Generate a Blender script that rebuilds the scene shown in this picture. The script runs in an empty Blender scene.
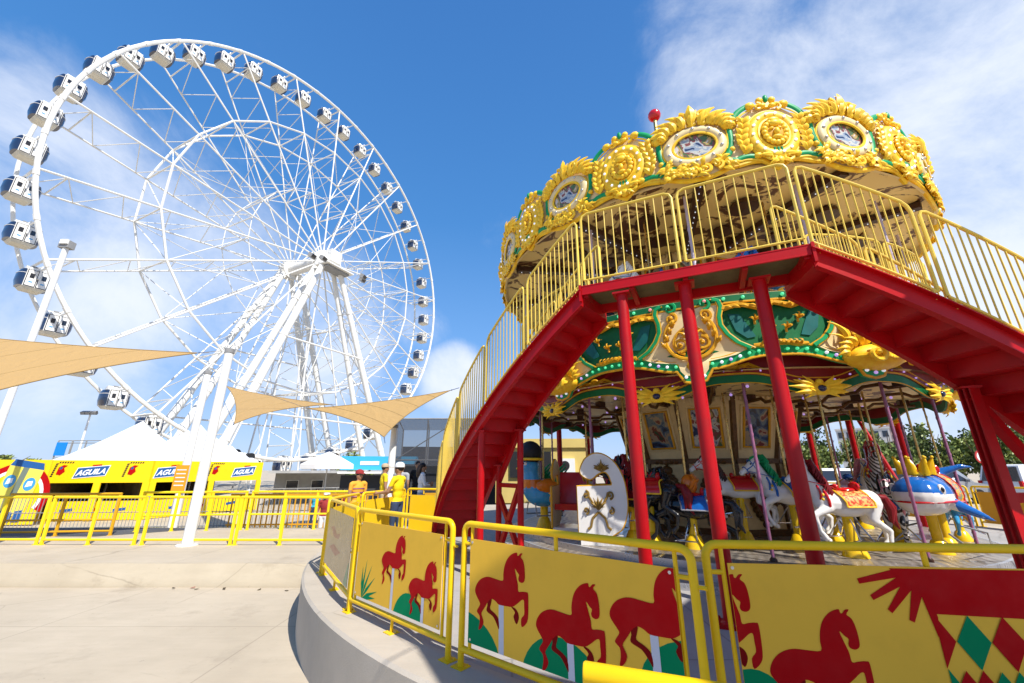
import bpy, bmesh, math, random
from mathutils import Vector, Matrix, noise as mnoise
from math import sin, cos, pi, radians, sqrt, atan2
random.seed(7)
R_ = radians
S = bpy.context.scene
COL = S.collection

# ------------------------------------------------------------------ camera
cam_d = bpy.data.cameras.new('camera'); cam = bpy.data.objects.new('camera', cam_d); COL.objects.link(cam)
cam_d.sensor_width = 36.0; cam_d.lens = 36.0 * 405.0 / 1024.0
cam_d.clip_start = 0.05; cam_d.clip_end = 3000
CAM_H = 1.5
cam.location = (0, 0, CAM_H)
cam.rotation_euler = (R_(90 + 17.6), 0, 0)
S.camera = cam

# ------------------------------------------------------------------ sky, sun, exposure
SUN_EL, SUN_AZ = 50.0, 144.0          # azimuth measured clockwise from +Y
W = bpy.data.worlds.new('World'); S.world = W; W.use_nodes = True
nt = W.node_tree; nt.nodes.clear()
def wn(t, **k):
    n = nt.nodes.new(t)
    for a, b in k.items(): setattr(n, a, b)
    return n
out = wn('ShaderNodeOutputWorld'); bg = wn('ShaderNodeBackground')
sky = wn('ShaderNodeTexSky'); sky.sky_type = 'NISHITA'; sky.sun_disc = False
sky.sun_elevation = R_(SUN_EL); sky.sun_rotation = R_(SUN_AZ)
sky.air_density = 1.0; sky.dust_density = 0.6; sky.ozone_density = 2.0
tc = wn('ShaderNodeTexCoord')
def wmath(op, a, b=None, c=None):
    n = wn('ShaderNodeMath', operation=op)
    for i, v in enumerate((a, b, c)):
        if v is None: continue
        if isinstance(v, (int, float)): n.inputs[i].default_value = v
        else: nt.links.new(v, n.inputs[i])
    return n.outputs[0]
def dirv(px, py):
    x = (px - 512) / 405; u = (341.5 - py) / 405; t = R_(17.6)
    return Vector((x, cos(t) - sin(t) * u, sin(t) + cos(t) * u)).normalized()
mp = wn('ShaderNodeMapping'); mp.inputs['Scale'].default_value = (1.0, 1.0, 1.15); mp.inputs['Rotation'].default_value = (0.2, 0.35, 0.5)
nt.links.new(tc.outputs['Generated'], mp.inputs['Vector'])
nz = wn('ShaderNodeTexNoise'); nz.inputs['Scale'].default_value = 2.7; nz.inputs['Detail'].default_value = 9; nz.inputs['Roughness'].default_value = 0.64; nz.inputs['Distortion'].default_value = 0.45
nt.links.new(mp.outputs[0], nz.inputs['Vector'])
acc = None
# banks of cloud: where in the sky they sit, angular radius, weight
for (px, py, rad, wgt) in [(930, 130, 28, .88), (1010, 260, 30, .86), (800, 20, 19, .66), (740, 130, 13, .58), (60, 205, 17, .66), (190, 262, 16, .80), (452, 378, 7, .95), (310, 330, 15, .74), (20, 110, 11, .42), (20, 310, 17, .66), (1010, 20, 24, .70), (420, 330, 6, .5)]:
    d = wn('ShaderNodeVectorMath', operation='DOT_PRODUCT'); nt.links.new(tc.outputs['Generated'], d.inputs[0]); d.inputs[1].default_value = dirv(px, py)
    mr = wn('ShaderNodeMapRange', interpolation_type='SMOOTHSTEP')
    mr.inputs[1].default_value = cos(R_(rad)); mr.inputs[2].default_value = cos(R_(rad * .25)); mr.inputs[3].default_value = 0; mr.inputs[4].default_value = wgt
    nt.links.new(d.outputs['Value'], mr.inputs[0])
    acc = mr.outputs[0] if acc is None else wmath('MAXIMUM', acc, mr.outputs[0])
cl = wmath('ADD', acc, wmath('MULTIPLY', wmath('SUBTRACT', nz.outputs['Fac'], 0.5), 1.75))
mr = wn('ShaderNodeMapRange', interpolation_type='SMOOTHSTEP'); mr.inputs[1].default_value = 0.14; mr.inputs[2].default_value = 1.1; mr.inputs[4].default_value = 0.95
nt.links.new(cl, mr.inputs[0])
sep = wn('ShaderNodeSeparateXYZ'); nt.links.new(tc.outputs['Generated'], sep.inputs[0])
ramp = wn('ShaderNodeValToRGB'); nt.links.new(sep.outputs['Z'], ramp.inputs[0]); e = ramp.color_ramp.elements
for i, (p_, c_) in enumerate([(0.0, (.40, .55, .80)), (.10, (.30, .47, .80)), (.28, (.14, .355, .76)), (.55, (.055, .235, .60)), (1.0, (.028, .14, .44))]):
    el = e[i] if i < 2 else e.new(p_)
    el.position = p_; el.color = (*c_, 1)
e[0].position = 0.0
rs = wn('ShaderNodeVectorMath', operation='SCALE'); rs.inputs['Scale'].default_value = 8.0; nt.links.new(ramp.outputs[0], rs.inputs[0])
hsv = wn('ShaderNodeMix', data_type='RGBA'); hsv.inputs[0].default_value = .82; nt.links.new(sky.outputs[0], hsv.inputs[6]); nt.links.new(rs.outputs[0], hsv.inputs[7])
mix = wn('ShaderNodeMix', data_type='RGBA'); nt.links.new(mr.outputs[0], mix.inputs[0]); nt.links.new(hsv.outputs[2], mix.inputs[6])
mix.inputs[7].default_value = (5.8, 6.2, 7.0, 1)
nt.links.new(mix.outputs[2], bg.inputs['Color']); bg.inputs['Strength'].default_value = 0.10
nt.links.new(bg.outputs[0], out.inputs['Surface'])

sun_d = bpy.data.lights.new('sun', 'SUN'); sun_d.energy = 4.2; sun_d.angle = R_(0.53); sun_d.color = (1.0, 0.95, 0.87)
sun = bpy.data.objects.new('sun', sun_d); COL.objects.link(sun)
sun.rotation_euler = Vector((-sin(R_(SUN_AZ)) * cos(R_(SUN_EL)), -cos(R_(SUN_AZ)) * cos(R_(SUN_EL)), -sin(R_(SUN_EL)))).to_track_quat('-Z', 'Y').to_euler()
S.view_settings.view_transform = 'Standard'; S.view_settings.look = 'None'; S.view_settings.exposure = 0.68; S.view_settings.gamma = 1.0
S.view_settings.use_curve_mapping = False
S.render.engine = 'CYCLES'
S.cycles.max_bounces = 7; S.cycles.diffuse_bounces = 4; S.cycles.glossy_bounces = 3

# ------------------------------------------------------------------ materials
MATS = {}
def mat(name, col, rough=.5, var=0.0, vscale=3.0, metal=0.0, bump=0.0, bscale=40.0, spec=0.28, trans=0.0, emit=None, coat=0.0, dirt=0.0, dscale=1.2, col2=None):
    """A Principled paint; 'var' mixes in a slightly different tone by noise, 'dirt' adds worn blotches."""
    if name in MATS: return MATS[name]
    m = bpy.data.materials.new(name); m.use_nodes = True; n = m.node_tree; b = n.nodes['Principled BSDF']
    b.inputs['Base Color'].default_value = (*col, 1); b.inputs['Roughness'].default_value = rough; b.inputs['Metallic'].default_value = metal
    b.inputs['Specular IOR Level'].default_value = spec
    if coat: b.inputs['Coat Weight'].default_value = coat; b.inputs['Coat Roughness'].default_value = .15
    t = n.nodes.new('ShaderNodeTexCoord')
    def noise_(sc, det=5, ro=.6):
        k = n.nodes.new('ShaderNodeTexNoise'); k.inputs['Scale'].default_value = sc; k.inputs['Detail'].default_value = det; k.inputs['Roughness'].default_value = ro
        n.links.new(t.outputs['Object'], k.inputs['Vector']); return k
    cur = None
    if var:
        k = noise_(vscale); mx = n.nodes.new('ShaderNodeMix'); mx.data_type = 'RGBA'
        r = n.nodes.new('ShaderNodeMapRange'); r.inputs[1].default_value = .35; r.inputs[2].default_value = .68; n.links.new(k.outputs['Fac'], r.inputs[0]); n.links.new(r.outputs[0], mx.inputs[0])
        c2 = col2 or tuple(max(0, c * (1 - var)) for c in col)
        mx.inputs[6].default_value = (*col, 1); mx.inputs[7].default_value = (*c2, 1); cur = mx.outputs[2]
    if dirt:
        k = noise_(dscale, 8, .7); r = n.nodes.new('ShaderNodeMapRange'); r.inputs[1].default_value = .52; r.inputs[2].default_value = .75; r.inputs[4].default_value = dirt
        n.links.new(k.outputs['Fac'], r.inputs[0]); mx = n.nodes.new('ShaderNodeMix'); mx.data_type = 'RGBA'; n.links.new(r.outputs[0], mx.inputs[0])
        if cur: n.links.new(cur, mx.inputs[6])
        else: mx.inputs[6].default_value = (*col, 1)
        mx.inputs[7].default_value = (col[0] * .35 + .03, col[1] * .33 + .025, col[2] * .3 + .02, 1); cur = mx.outputs[2]
        rr = n.nodes.new('ShaderNodeMapRange'); rr.inputs[3].default_value = rough; rr.inputs[4].default_value = min(1, rough + .3); n.links.new(r.outputs[0], rr.inputs[0]); n.links.new(rr.outputs[0], b.inputs['Roughness'])
    if cur: n.links.new(cur, b.inputs['Base Color'])
    if not dirt and rough > .15:
        k = noise_(7.0, 6, .7); r = n.nodes.new('ShaderNodeMapRange'); r.inputs[1].default_value = .3; r.inputs[2].default_value = .7; r.inputs[3].default_value = rough * .75; r.inputs[4].default_value = min(1, rough * 1.3)
        n.links.new(k.outputs['Fac'], r.inputs[0]); n.links.new(r.outputs[0], b.inputs['Roughness'])
    if bump:
        k = noise_(bscale, 4); bp = n.nodes.new('ShaderNodeBump'); bp.inputs['Strength'].default_value = bump; bp.inputs['Distance'].default_value = .01
        n.links.new(k.outputs['Fac'], bp.inputs['Height']); n.links.new(bp.outputs[0], b.inputs['Normal'])
    if trans: b.inputs['Transmission Weight'].default_value = trans
    if emit: b.inputs['Emission Color'].default_value = (*emit[0], 1); b.inputs['Emission Strength'].default_value = emit[1]
    MATS[name] = m; return m

red_steel = mat('red steel paint', (.50, .003, .007), .40, var=.25, vscale=1.3, dirt=.30, dscale=2.6, bump=.12, bscale=25)
yel_pipe = mat('yellow pipe paint', (.90, .56, .006), .38, var=.10, vscale=4, dirt=.16, dscale=2.3)
lemon = mat('lemon railing paint', (.92, .66, .014), .4, var=.08, vscale=4, dirt=.12, dscale=2.3)
yel_rail = mat('pale yellow railing paint', (.86, .62, .10), .4, var=.15, vscale=3, dirt=.15, dscale=2)
gold = mat('gold yellow paint', (.95, .64, .035), .42, var=.3, vscale=12, col2=(.86, .47, .015))
gold_dk = mat('amber gold paint', (.80, .40, .016), .42, var=.3, vscale=6)
cream = mat('cream paint', (.80, .62, .32), .45, var=.15, vscale=5, dirt=.12, dscale=3)
cream_lt = mat('ivory paint', (.84, .67, .36), .4, var=.1, vscale=5)
green = mat('bright green paint', (.008, .34, .11), .42, var=.2, vscale=5)
green_dk = mat('dark green paint', (.004, .15, .045), .5, var=.25, vscale=4)
teal = mat('teal panel paint', (.008, .14, .13), .5, var=.3, vscale=3)
maroon = mat('maroon panel paint', (.22, .008, .012), .4, var=.2, vscale=4)
brown = mat('brown gilded wood', (.16, .075, .02), .4, var=.5, vscale=14, bump=.3)
brown_dk = mat('dark brown metal', (.07, .03, .016), .4, var=.3, vscale=8)
white = mat('white paint', (.80, .80, .78), .4, var=.06, vscale=2, dirt=.10, dscale=1.0)
white_gl = mat('glossy white paint', (.80, .78, .74), .22, var=.05, vscale=4, coat=.5)
steel_wh = mat('white wheel steel', (.78, .77, .73), .45, var=.1, vscale=.6, dirt=.22, dscale=.35)
grey_st = mat('grey steel', (.28, .28, .28), .45, var=.2, vscale=2)
dark = mat('black rubber', (.02, .02, .022), .5)
navy_gl = mat('dark blue tinted glass', (.012, .022, .06), .06, spec=.9, coat=.6)
blk_gl = mat('dark window glass', (.02, .022, .03), .08, spec=.8)
brass = mat('twisted brass', (.62, .42, .14), .28, metal=.85, var=.2, vscale=20)
purple = mat('mauve pole paint', (.32, .12, .22), .3, var=.25, vscale=10, coat=.4)
chrome = mat('chrome', (.7, .7, .7), .12, metal=1.0)
bulb_w = mat('frosted white bulb', (.78, .80, .86), .2, emit=((.8, .85, 1), .35))
bulb_g = mat('green bulb', (.1, .65, .3), .2, emit=((.1, .9, .4), .35))
bulb_r = mat('pink bulb', (.75, .25, .25), .2, emit=((1, .3, .3), .3))
bulb_v = mat('violet bulb', (.5, .35, .75), .2, emit=((.6, .4, 1), .35))
red_gl = mat('glossy red', (.60, .012, .016), .2, coat=.6, var=.15, vscale=5)
blue_gl = mat('glossy blue', (.01, .13, .48), .2, coat=.6, var=.2, vscale=4)
blue_lt = mat('light blue gloss', (.05, .34, .66), .22, coat=.5, var=.2, vscale=4)
orange_gl = mat('glossy orange', (.75, .20, .01), .25, coat=.5, var=.25, vscale=8)
yellow_gl = mat('glossy yellow', (.88, .55, .01), .25, coat=.4, var=.12, vscale=5)
black_gl = mat('glossy black', (.012, .012, .014), .2, coat=.5)
pink_gl = mat('glossy pink', (.80, .33, .42), .25, coat=.5)
silver = mat('silver trim', (.55, .55, .56), .3, metal=.6)

def colour_noise_mat(name, cols, scale, rough=.3, dist=1.2):
    m = bpy.data.materials.new(name); m.use_nodes = True; n = m.node_tree; b = n.nodes['Principled BSDF']; b.inputs['Roughness'].default_value = rough
    t = n.nodes.new('ShaderNodeTexCoord'); k = n.nodes.new('ShaderNodeTexNoise'); k.inputs['Scale'].default_value = scale; k.inputs['Detail'].default_value = 3; k.inputs['Distortion'].default_value = dist
    n.links.new(t.outputs['Object'], k.inputs['Vector'])
    r = n.nodes.new('ShaderNodeValToRGB'); r.color_ramp.interpolation = 'CONSTANT' if len(cols) > 4 else 'EASE'
    e = r.color_ramp.elements
    while len(e) < len(cols): e.new(.5)
    for i, c in enumerate(cols): e[i].position = .3 + .4 * i / len(cols) if i else 0; e[i].color = (*c, 1)
    n.links.new(k.outputs['Fac'], r.inputs[0]); n.links.new(r.outputs[0], b.inputs['Base Color']); return m
paint_pic = colour_noise_mat('painted garden scene', [(.03, .05, .12), (.30, .36, .45), (.55, .55, .5), (.25, .08, .07), (.10, .16, .06), (.50, .34, .12), (.62, .6, .58)], 4.2, .2, .5)
paint_pic2 = colour_noise_mat('dark painted scene', [(.01, .02, .05), (.02, .06, .16), (.10, .16, .22), (.32, .25, .18), (.16, .03, .03), (.02, .05, .03)], 3.2, .25, .6)

# ------------------------------------------------------------------ mesh builder
class MB:
    def __init__(s): s.v = []; s.f = []; s.mi = []; s.mats = []; s.cur = 0; s.xf = None; s.fn = None; s.g = 0; s.gi = []
    def mat(s, m):
        if m not in s.mats: s.mats.append(m)
        s.cur = s.mats.index(m); return s
    def add(s, vs, fs):
        o = len(s.v)
        for p in vs:
            p = Vector(p)
            if s.xf is not None: p = s.xf @ p
            if s.fn is not None: p = Vector(s.fn(p))
            s.v.append(p)
        for f in fs: s.f.append(tuple(i + o for i in f)); s.mi.append(s.cur); s.gi.append(s.g)
    def box(s, c, d, rz=0.0, rx=0.0, ry=0.0):
        M = Matrix.Translation(c) @ Matrix.Rotation(rz, 4, 'Z') @ Matrix.Rotation(ry, 4, 'Y') @ Matrix.Rotation(rx, 4, 'X')
        h = [x / 2 for x in d]
        vs = [M @ Vector((x * h[0], y * h[1], z * h[2])) for z in (-1, 1) for y in (-1, 1) for x in (-1, 1)]
        s.add(vs, [(0, 2, 3, 1), (4, 5, 7, 6), (0, 1, 5, 4), (2, 6, 7, 3), (0, 4, 6, 2), (1, 3, 7, 5)])
    def bar(s, a, b, w, h, up=(0, 0, 1)):
        a = Vector(a); b = Vector(b); t = (b - a).normalized(); u = Vector(up)
        if abs(t.dot(u)) > .98: u = Vector((1, 0, 0))
        x = t.cross(u).normalized() * (w / 2); y = x.cross(t).normalized() * (h / 2)
        vs = [p + i * x + j * y for p in (a, b) for j in (-1, 1) for i in (-1, 1)]
        s.add(vs, [(0, 1, 3, 2), (4, 6, 7, 5), (0, 4, 5, 1), (2, 3, 7, 6), (0, 2, 6, 4), (1, 5, 7, 3)])
    def tube(s, pts, r, n=8, closed=False, flat=1.0, caps=True):
        """round bar along a polyline; r may be a list; flat squashes it along its binormal"""
        pts = [Vector(p) for p in pts]; N = len(pts)
        rs = r if isinstance(r, (list, tuple)) else [r] * N
        vs = []; fs = []; prev = None
        for i, p in enumerate(pts):
            if closed: t = (pts[(i + 1) % N] - pts[i - 1])
            else: t = (pts[min(i + 1, N - 1)] - pts[max(i - 1, 0)])
            t = t.normalized() if t.length > 1e-9 else Vector((0, 0, 1))
            if prev is None:
                u = Vector((0, 0, 1)) if abs(t.z) < .9 else Vector((1, 0, 0)); x = t.cross(u).normalized()
            else:
                x = prev - t * prev.dot(t)
                x = x.normalized() if x.length > 1e-6 else t.orthogonal().normalized()
            y = t.cross(x); prev = x
            for k in range(n):
                a = 2 * pi * k / n; vs.append(p + rs[i] * (cos(a) * x + flat * sin(a) * y))
        M = N if closed else N - 1
        for i in range(M):
            j = (i + 1) % N
            for k in range(n):
                l = (k + 1) % n; fs.append((i * n + k, i * n + l, j * n + l, j * n + k))
        if not closed and caps: fs.append(tuple(range(n - 1, -1, -1))); fs.append(tuple((N - 1) * n + k for k in range(n)))
        s.add(vs, fs)
    def sph(s, c, r, seg=10, rings=6, rot=None):
        r = (r, r, r) if isinstance(r, (int, float)) else r; c = Vector(c); vs = []; fs = []
        M = rot.to_matrix() if rot is not None else None
        def P(a, b):
            q = Vector((r[0] * sin(a) * cos(b), r[1] * sin(a) * sin(b), r[2] * cos(a))); return c + (M @ q if M else q)
        vs.append(P(0, 0))
        for i in range(1, rings):
            for k in range(seg): vs.append(P(pi * i / rings, 2 * pi * k / seg))
        vs.append(P(pi, 0)); L = len(vs) - 1
        for k in range(seg): fs.append((0, 1 + k, 1 + (k + 1) % seg))
        for i in range(rings - 2):
            for k in range(seg):
                a = 1 + i * seg + k; b = 1 + i * seg + (k + 1) % seg; fs.append((a, a + seg, b + seg, b))
        for k in range(seg): fs.append((L, L - seg + (k + 1) % seg, L - seg + k))
        s.add(vs, fs)
    def lathe(s, prof, c=(0, 0, 0), n=32, a0=0.0, a1=2 * pi):
        c = Vector(c); full = abs(a1 - a0 - 2 * pi) < 1e-6; m = n if full else n + 1; vs = []; fs = []
        for (r, z) in prof:
            for k in range(m):
                a = a0 + (a1 - a0) * k / n; vs.append(c + Vector((r * cos(a), r * sin(a), z)))
        for i in range(len(prof) - 1):
            for k in range(n):
                l = (k + 1) % m; fs.append((i * m + k, i * m + l, (i + 1) * m + l, (i + 1) * m + k))
        s.add(vs, fs)
    def cyl(s, a, b, r, n=12, r2=None): s.tube([a, b], [r, r if r2 is None else r2], n)
    def strip(s, u0, u1, n, bot, top, w0, w1):
        """plate between two profile curves, local (u, v, w) coordinates, thickness w0..w1"""
        vs = []; fs = []
        for i in range(n + 1):
            u = u0 + (u1 - u0) * i / n; b = bot(u); t = top(u)
            vs += [(u, b, w0), (u, t, w0), (u, t, w1), (u, b, w1)]
        for i in range(n):
            a = 4 * i; b = a + 4
            for k in range(4): l = (k + 1) % 4; fs.append((a + k, b + k, b + l, a + l))
        fs.append((0, 1, 2, 3)); fs.append(tuple(4 * n + k for k in (3, 2, 1, 0)))
        s.add(vs, fs)
    def poly(s, pts2, place, th=0.0):
        """flat (possibly concave) outline; place maps (u, v, w) to space"""
        vs = [place(u, v, 0) for u, v in pts2]; n = len(vs)
        from mathutils.geometry import tessellate_polygon
        tri = tessellate_polygon([[Vector((u, v, 0)) for u, v in pts2]])
        if th:
            vs += [place(u, v, th) for u, v in pts2]
            fs = [tuple(t) for t in tri] + [tuple(i + n for i in reversed(t)) for t in tri] + [(i, (i + 1) % n, n + (i + 1) % n, n + i) for i in range(n)]
        else: fs = [tuple(t) for t in tri]
        s.add(vs, fs)
    def mesh(s, name, smooth=40):
        me = bpy.data.meshes.new(name); me.from_pydata([tuple(v) for v in s.v], [], s.f)
        for m in s.mats: me.materials.append(m)
        me.polygons.foreach_set('material_index', s.mi)
        bm = bmesh.new(); bm.from_mesh(me); bmesh.ops.recalc_face_normals(bm, faces=bm.faces); bm.to_mesh(me); bm.free()
        if smooth:
            me.polygons.foreach_set('use_smooth', [True] * len(me.polygons)); me.set_sharp_from_angle(angle=R_(smooth))
        me.update(); return me
    def build(s, name, parent=None, smooth=40, loc=None, rz=0.0):
        o = bpy.data.objects.new(name, s.mesh(name, smooth)); COL.objects.link(o)
        if parent is not None: o.parent = parent
        if loc is not None: o.location = loc
        if rz: o.rotation_euler = (0, 0, rz)
        return o

def build_parts(m, name, parent, smooth=40):
    """one object for each piece marked with m.g while the shapes were added"""
    out = []
    for g in sorted(set(m.gi), key=str):
        q = MB(); q.mats = m.mats; idx = {}
        for f, mi, gi in zip(m.f, m.mi, m.gi):
            if gi != g: continue
            for i in f:
                if i not in idx: idx[i] = len(q.v); q.v.append(m.v[i])
            q.f.append(tuple(idx[i] for i in f)); q.mi.append(mi); q.gi.append(0)
        out.append(q.build(name, parent, smooth))
    return out
def empty(name, loc, rz=0.0):
    o = bpy.data.objects.new(name, None); COL.objects.link(o); o.location = loc; o.rotation_euler = (0, 0, rz); o.empty_display_size = .3; return o
def tag(o, label=None, cat=None, group=None, kind=None):
    if label: o['label'] = label
    if cat: o['category'] = cat
    if group: o['group'] = group
    if kind: o['kind'] = kind
    return o
def copy_tree(o, parent=None):
    c = o.copy(); COL.objects.link(c)
    if parent is not None: c.parent = parent
    for ch in list(o.children): copy_tree(ch, c)
    return c
def text_mesh(body, size, shear=0.0, bold=0.0):
    cu = bpy.data.curves.new('txt', 'FONT'); cu.body = body; cu.size = size; cu.align_x = 'CENTER'; cu.align_y = 'CENTER'; cu.shear = shear; cu.offset = bold; cu.resolution_u = 3
    ob = bpy.data.objects.new('txt', cu); COL.objects.link(ob)
    dg = bpy.context.evaluated_depsgraph_get(); me = ob.evaluated_get(dg).to_mesh()
    vs = [tuple(v.co) for v in me.vertices]; fs = [tuple(p.vertices) for p in me.polygons]
    ob.evaluated_get(dg).to_mesh_clear(); bpy.data.objects.remove(ob); bpy.data.curves.remove(cu)
    return vs, fs
def blob(name, prims, voxel, facemat, mats, parent=None, smooth_it=3):
    """one continuous skin grown over tapered limbs: prims are (p, q, r1, r2) or (p, (rx,ry,rz)); facemat(centre)->index"""
    mb = MB(); mb.mat(mats[0])
    for p in prims:
        if len(p) == 4:
            a, b, r1, r2 = Vector(p[0]), Vector(p[1]), p[2], p[3]
            mb.tube([a, a.lerp(b, .5), b], [r1, (r1 + r2) / 2, r2], 12); mb.sph(a, r1, 12, 8); mb.sph(b, r2, 12, 8)
        elif len(p) == 3: mb.sph(p[0], p[1], 16, 10, p[2])
        else: mb.sph(p[0], p[1], 16, 10)
    me = mb.mesh(name, 0); ob = bpy.data.objects.new(name, me); COL.objects.link(ob)
    rm = ob.modifiers.new('r', 'REMESH'); rm.mode = 'VOXEL'; rm.voxel_size = voxel
    sm = ob.modifiers.new('s', 'SMOOTH'); sm.iterations = smooth_it; sm.factor = .5
    dg = bpy.context.evaluated_depsgraph_get(); me2 = bpy.data.meshes.new_from_object(ob.evaluated_get(dg))
    ob.modifiers.clear(); ob.data = me2; bpy.data.meshes.remove(me); me2.name = name
    me2.materials.clear()
    for m in mats: me2.materials.append(m)
    for pl in me2.polygons:
        pl.use_smooth = True; pl.material_index = facemat(pl.center) if facemat else 0
    if parent is not None: ob.parent = parent
    return ob
def arc3(c, r, a0, a1, n, plane='xz'):
    o = []
    for i in range(n + 1):
        a = a0 + (a1 - a0) * i / n; p, q = r * cos(a), r * sin(a)
        o.append((c[0] + p, c[1], c[2] + q) if plane == 'xz' else (c[0] + p, c[1] + q, c[2]) if plane == 'xy' else (c[0], c[1] + p, c[2] + q))
    return o
# ================================================================== THE SETTING
TILT = R_(17.6)
def pt(px, py, Y):
    """point at forward distance Y seen in that direction (used only to read positions off the survey sketch)"""
    x = (px - 512) / 405; u = (341.5 - py) / 405; r = Vector((x, cos(TILT) - sin(TILT) * u, sin(TILT) + cos(TILT) * u))
    return r * (Y / r.y) + Vector((0, 0, CAM_H))
BETA = R_(24.83)
AX = Vector((4.83, 10.44, 0))                       # carousel axis
def pol(phi, r, z=0.0):
    """phi in degrees from the side facing the street, positive to the right"""
    x, y = r * sin(R_(phi)), -r * cos(R_(phi))
    return Vector((AX.x + x * cos(BETA) + y * sin(BETA), AX.y - x * sin(BETA) + y * cos(BETA), z))

def ground_mat(name, c1, c2, stain, joint=0.0, jx=2.4, rough=.85):
    m = bpy.data.materials.new(name); m.use_nodes = True; n = m.node_tree; b = n.nodes['Principled BSDF']; b.inputs['Roughness'].default_value = rough; b.inputs['Specular IOR Level'].default_value = .3
    t = n.nodes.new('ShaderNodeTexCoord')
    def nz(sc, det, ro=.6, sx=1, sy=1):
        mp = n.nodes.new('ShaderNodeMapping'); mp.inputs['Scale'].default_value = (sx, sy, 1); n.links.new(t.outputs['Object'], mp.inputs[0])
        k = n.nodes.new('ShaderNodeTexNoise'); k.inputs['Scale'].default_value = sc; k.inputs['Detail'].default_value = det; k.inputs['Roughness'].default_value = ro; n.links.new(mp.outputs[0], k.inputs['Vector']); return k
    def mixc(f, a, b2):
        mx = n.nodes.new('ShaderNodeMix'); mx.data_type = 'RGBA'; n.links.new(f, mx.inputs[0])
        for s, v in ((6, a), (7, b2)):
            if isinstance(v, tuple): mx.inputs[s].default_value = (*v, 1)
            else: n.links.new(v, mx.inputs[s])
        return mx.outputs[2]
    def rng(o, a, b2, c=0, d=1):
        r = n.nodes.new('ShaderNodeMapRange'); r.inputs[1].default_value = a; r.inputs[2].default_value = b2; r.inputs[3].default_value = c; r.inputs[4].default_value = d; n.links.new(o, r.inputs[0]); return r.outputs[0]
    base = mixc(rng(nz(.5, 6, .65).outputs['Fac'], .35, .65), c1, c2)
    brush = mixc(rng(nz(3.0, 8, .75, .25, 1.6).outputs['Fac'], .45, .8, 0, .5), base, tuple(c * .72 for c in c1))
    st = mixc(rng(nz(.9, 9, .72).outputs['Fac'], .56, .74, 0, .55), brush, stain)
    if joint:
        br = n.nodes.new('ShaderNodeTexBrick'); br.inputs['Scale'].default_value = 1.0; br.offset = 0; br.inputs['Mortar Size'].default_value = .012; br.inputs['Brick Width'].default_value = jx; br.inputs['Row Height'].default_value = jx
        br.inputs['Mortar Smooth'].default_value = .3
        n.links.new(t.outputs['Object'], br.inputs['Vector']); st = mixc(rng(br.outputs['Fac'], 0, 1, 0, joint), st, tuple(c * .45 for c in stain))
    # hairline cracks
    wv = n.nodes.new('ShaderNodeMix'); wv.data_type = 'VECTOR'; wv.inputs[0].default_value = .12; n.links.new(t.outputs['Object'], wv.inputs[4]); n.links.new(nz(1.3, 5).outputs['Color'], wv.inputs[5])
    vo = n.nodes.new('ShaderNodeTexVoronoi'); vo.feature = 'DISTANCE_TO_EDGE'; vo.inputs['Scale'].default_value = .33; n.links.new(wv.outputs[1], vo.inputs['Vector'])
    ck = n.nodes.new('ShaderNodeMath'); ck.operation = 'MULTIPLY'; n.links.new(rng(vo.outputs['Distance'], 0, .004, .32, 0), ck.inputs[0]); n.links.new(rng(nz(.6, 3).outputs['Fac'], .48, .56), ck.inputs[1])
    st = mixc(ck.outputs[0], st, tuple(c * .4 for c in stain))
    st = mixc(rng(nz(9, 4, .8).outputs['Fac'], .66, .72, 0, .35), st, tuple(c * .55 for c in stain))
    n.links.new(st, b.inputs['Base Color'])
    bp = n.nodes.new('ShaderNodeBump'); bp.inputs['Strength'].default_value = .35; bp.inputs['Distance'].default_value = .01
    n.links.new(nz(60, 6, .7).outputs['Fac'], bp.inputs['Height']); n.links.new(bp.outputs[0], b.inputs['Normal']); return m
conc_plaza = ground_mat('pale plaza concrete', (.50, .425, .320), (.43, .362, .268), (.28, .23, .17), .28, 3.4)
conc_step = ground_mat('sandy step concrete', (.48, .41, .30), (.40, .335, .24), (.20, .15, .10))
conc_kerb = ground_mat('kerb concrete', (.50, .44, .36), (.42, .37, .30), (.26, .22, .17))
conc_plat = ground_mat('platform concrete', (.40, .38, .36), (.33, .32, .30), (.24, .22, .20), .35, 2.0)
asphalt = ground_mat('asphalt', (.10, .10, .105), (.08, .08, .085), (.06, .055, .05))
leaf_lt = mat('leaf light', (.26, .31, .075), .5, var=.4, vscale=1.5)
leaf_md = mat('leaf mid', (.16, .21, .05), .55, var=.4, vscale=1.5)
leaf_dk = mat('leaf dark', (.065, .095, .025), .6, var=.4, vscale=1.5)
bark = mat('bark', (.14, .09, .055), .85, var=.4, vscale=6, bump=.4)
grass_m = mat('grass blade', (.12, .17, .04), .6, var=.4, vscale=2)

def smooth01(x, a, b):
    t = max(0, min(1, (x - a) / (b - a))); return t * t * (3 - 2 * t)
def terrain(x, y):
    left = -.65 - .6 * smooth01(y, 14, 21)
    right = -.65 + .61 * smooth01(y, 4, 9)
    return left + (right - left) * smooth01(x, -1.5, 4.5)
b = MB(); b.mat(conc_plaza)
xs = [-2500, -800, -300, -120, -60] + [i * 1.5 for i in range(-30, 31)] + [60, 120, 300, 800, 2500]
ys = [-2500, -600, -100, -30] + [i * 1.5 for i in range(-8, 42)] + [75, 100, 160, 300, 800, 2500]
b.add([(x, y, terrain(x, y)) for y in ys for x in xs], [(j * len(xs) + i, j * len(xs) + i + 1, (j + 1) * len(xs) + i + 1, (j + 1) * len(xs) + i) for j in range(len(ys) - 1) for i in range(len(xs) - 1)])
tag(b.build('ground', smooth=60), kind='structure')

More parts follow.
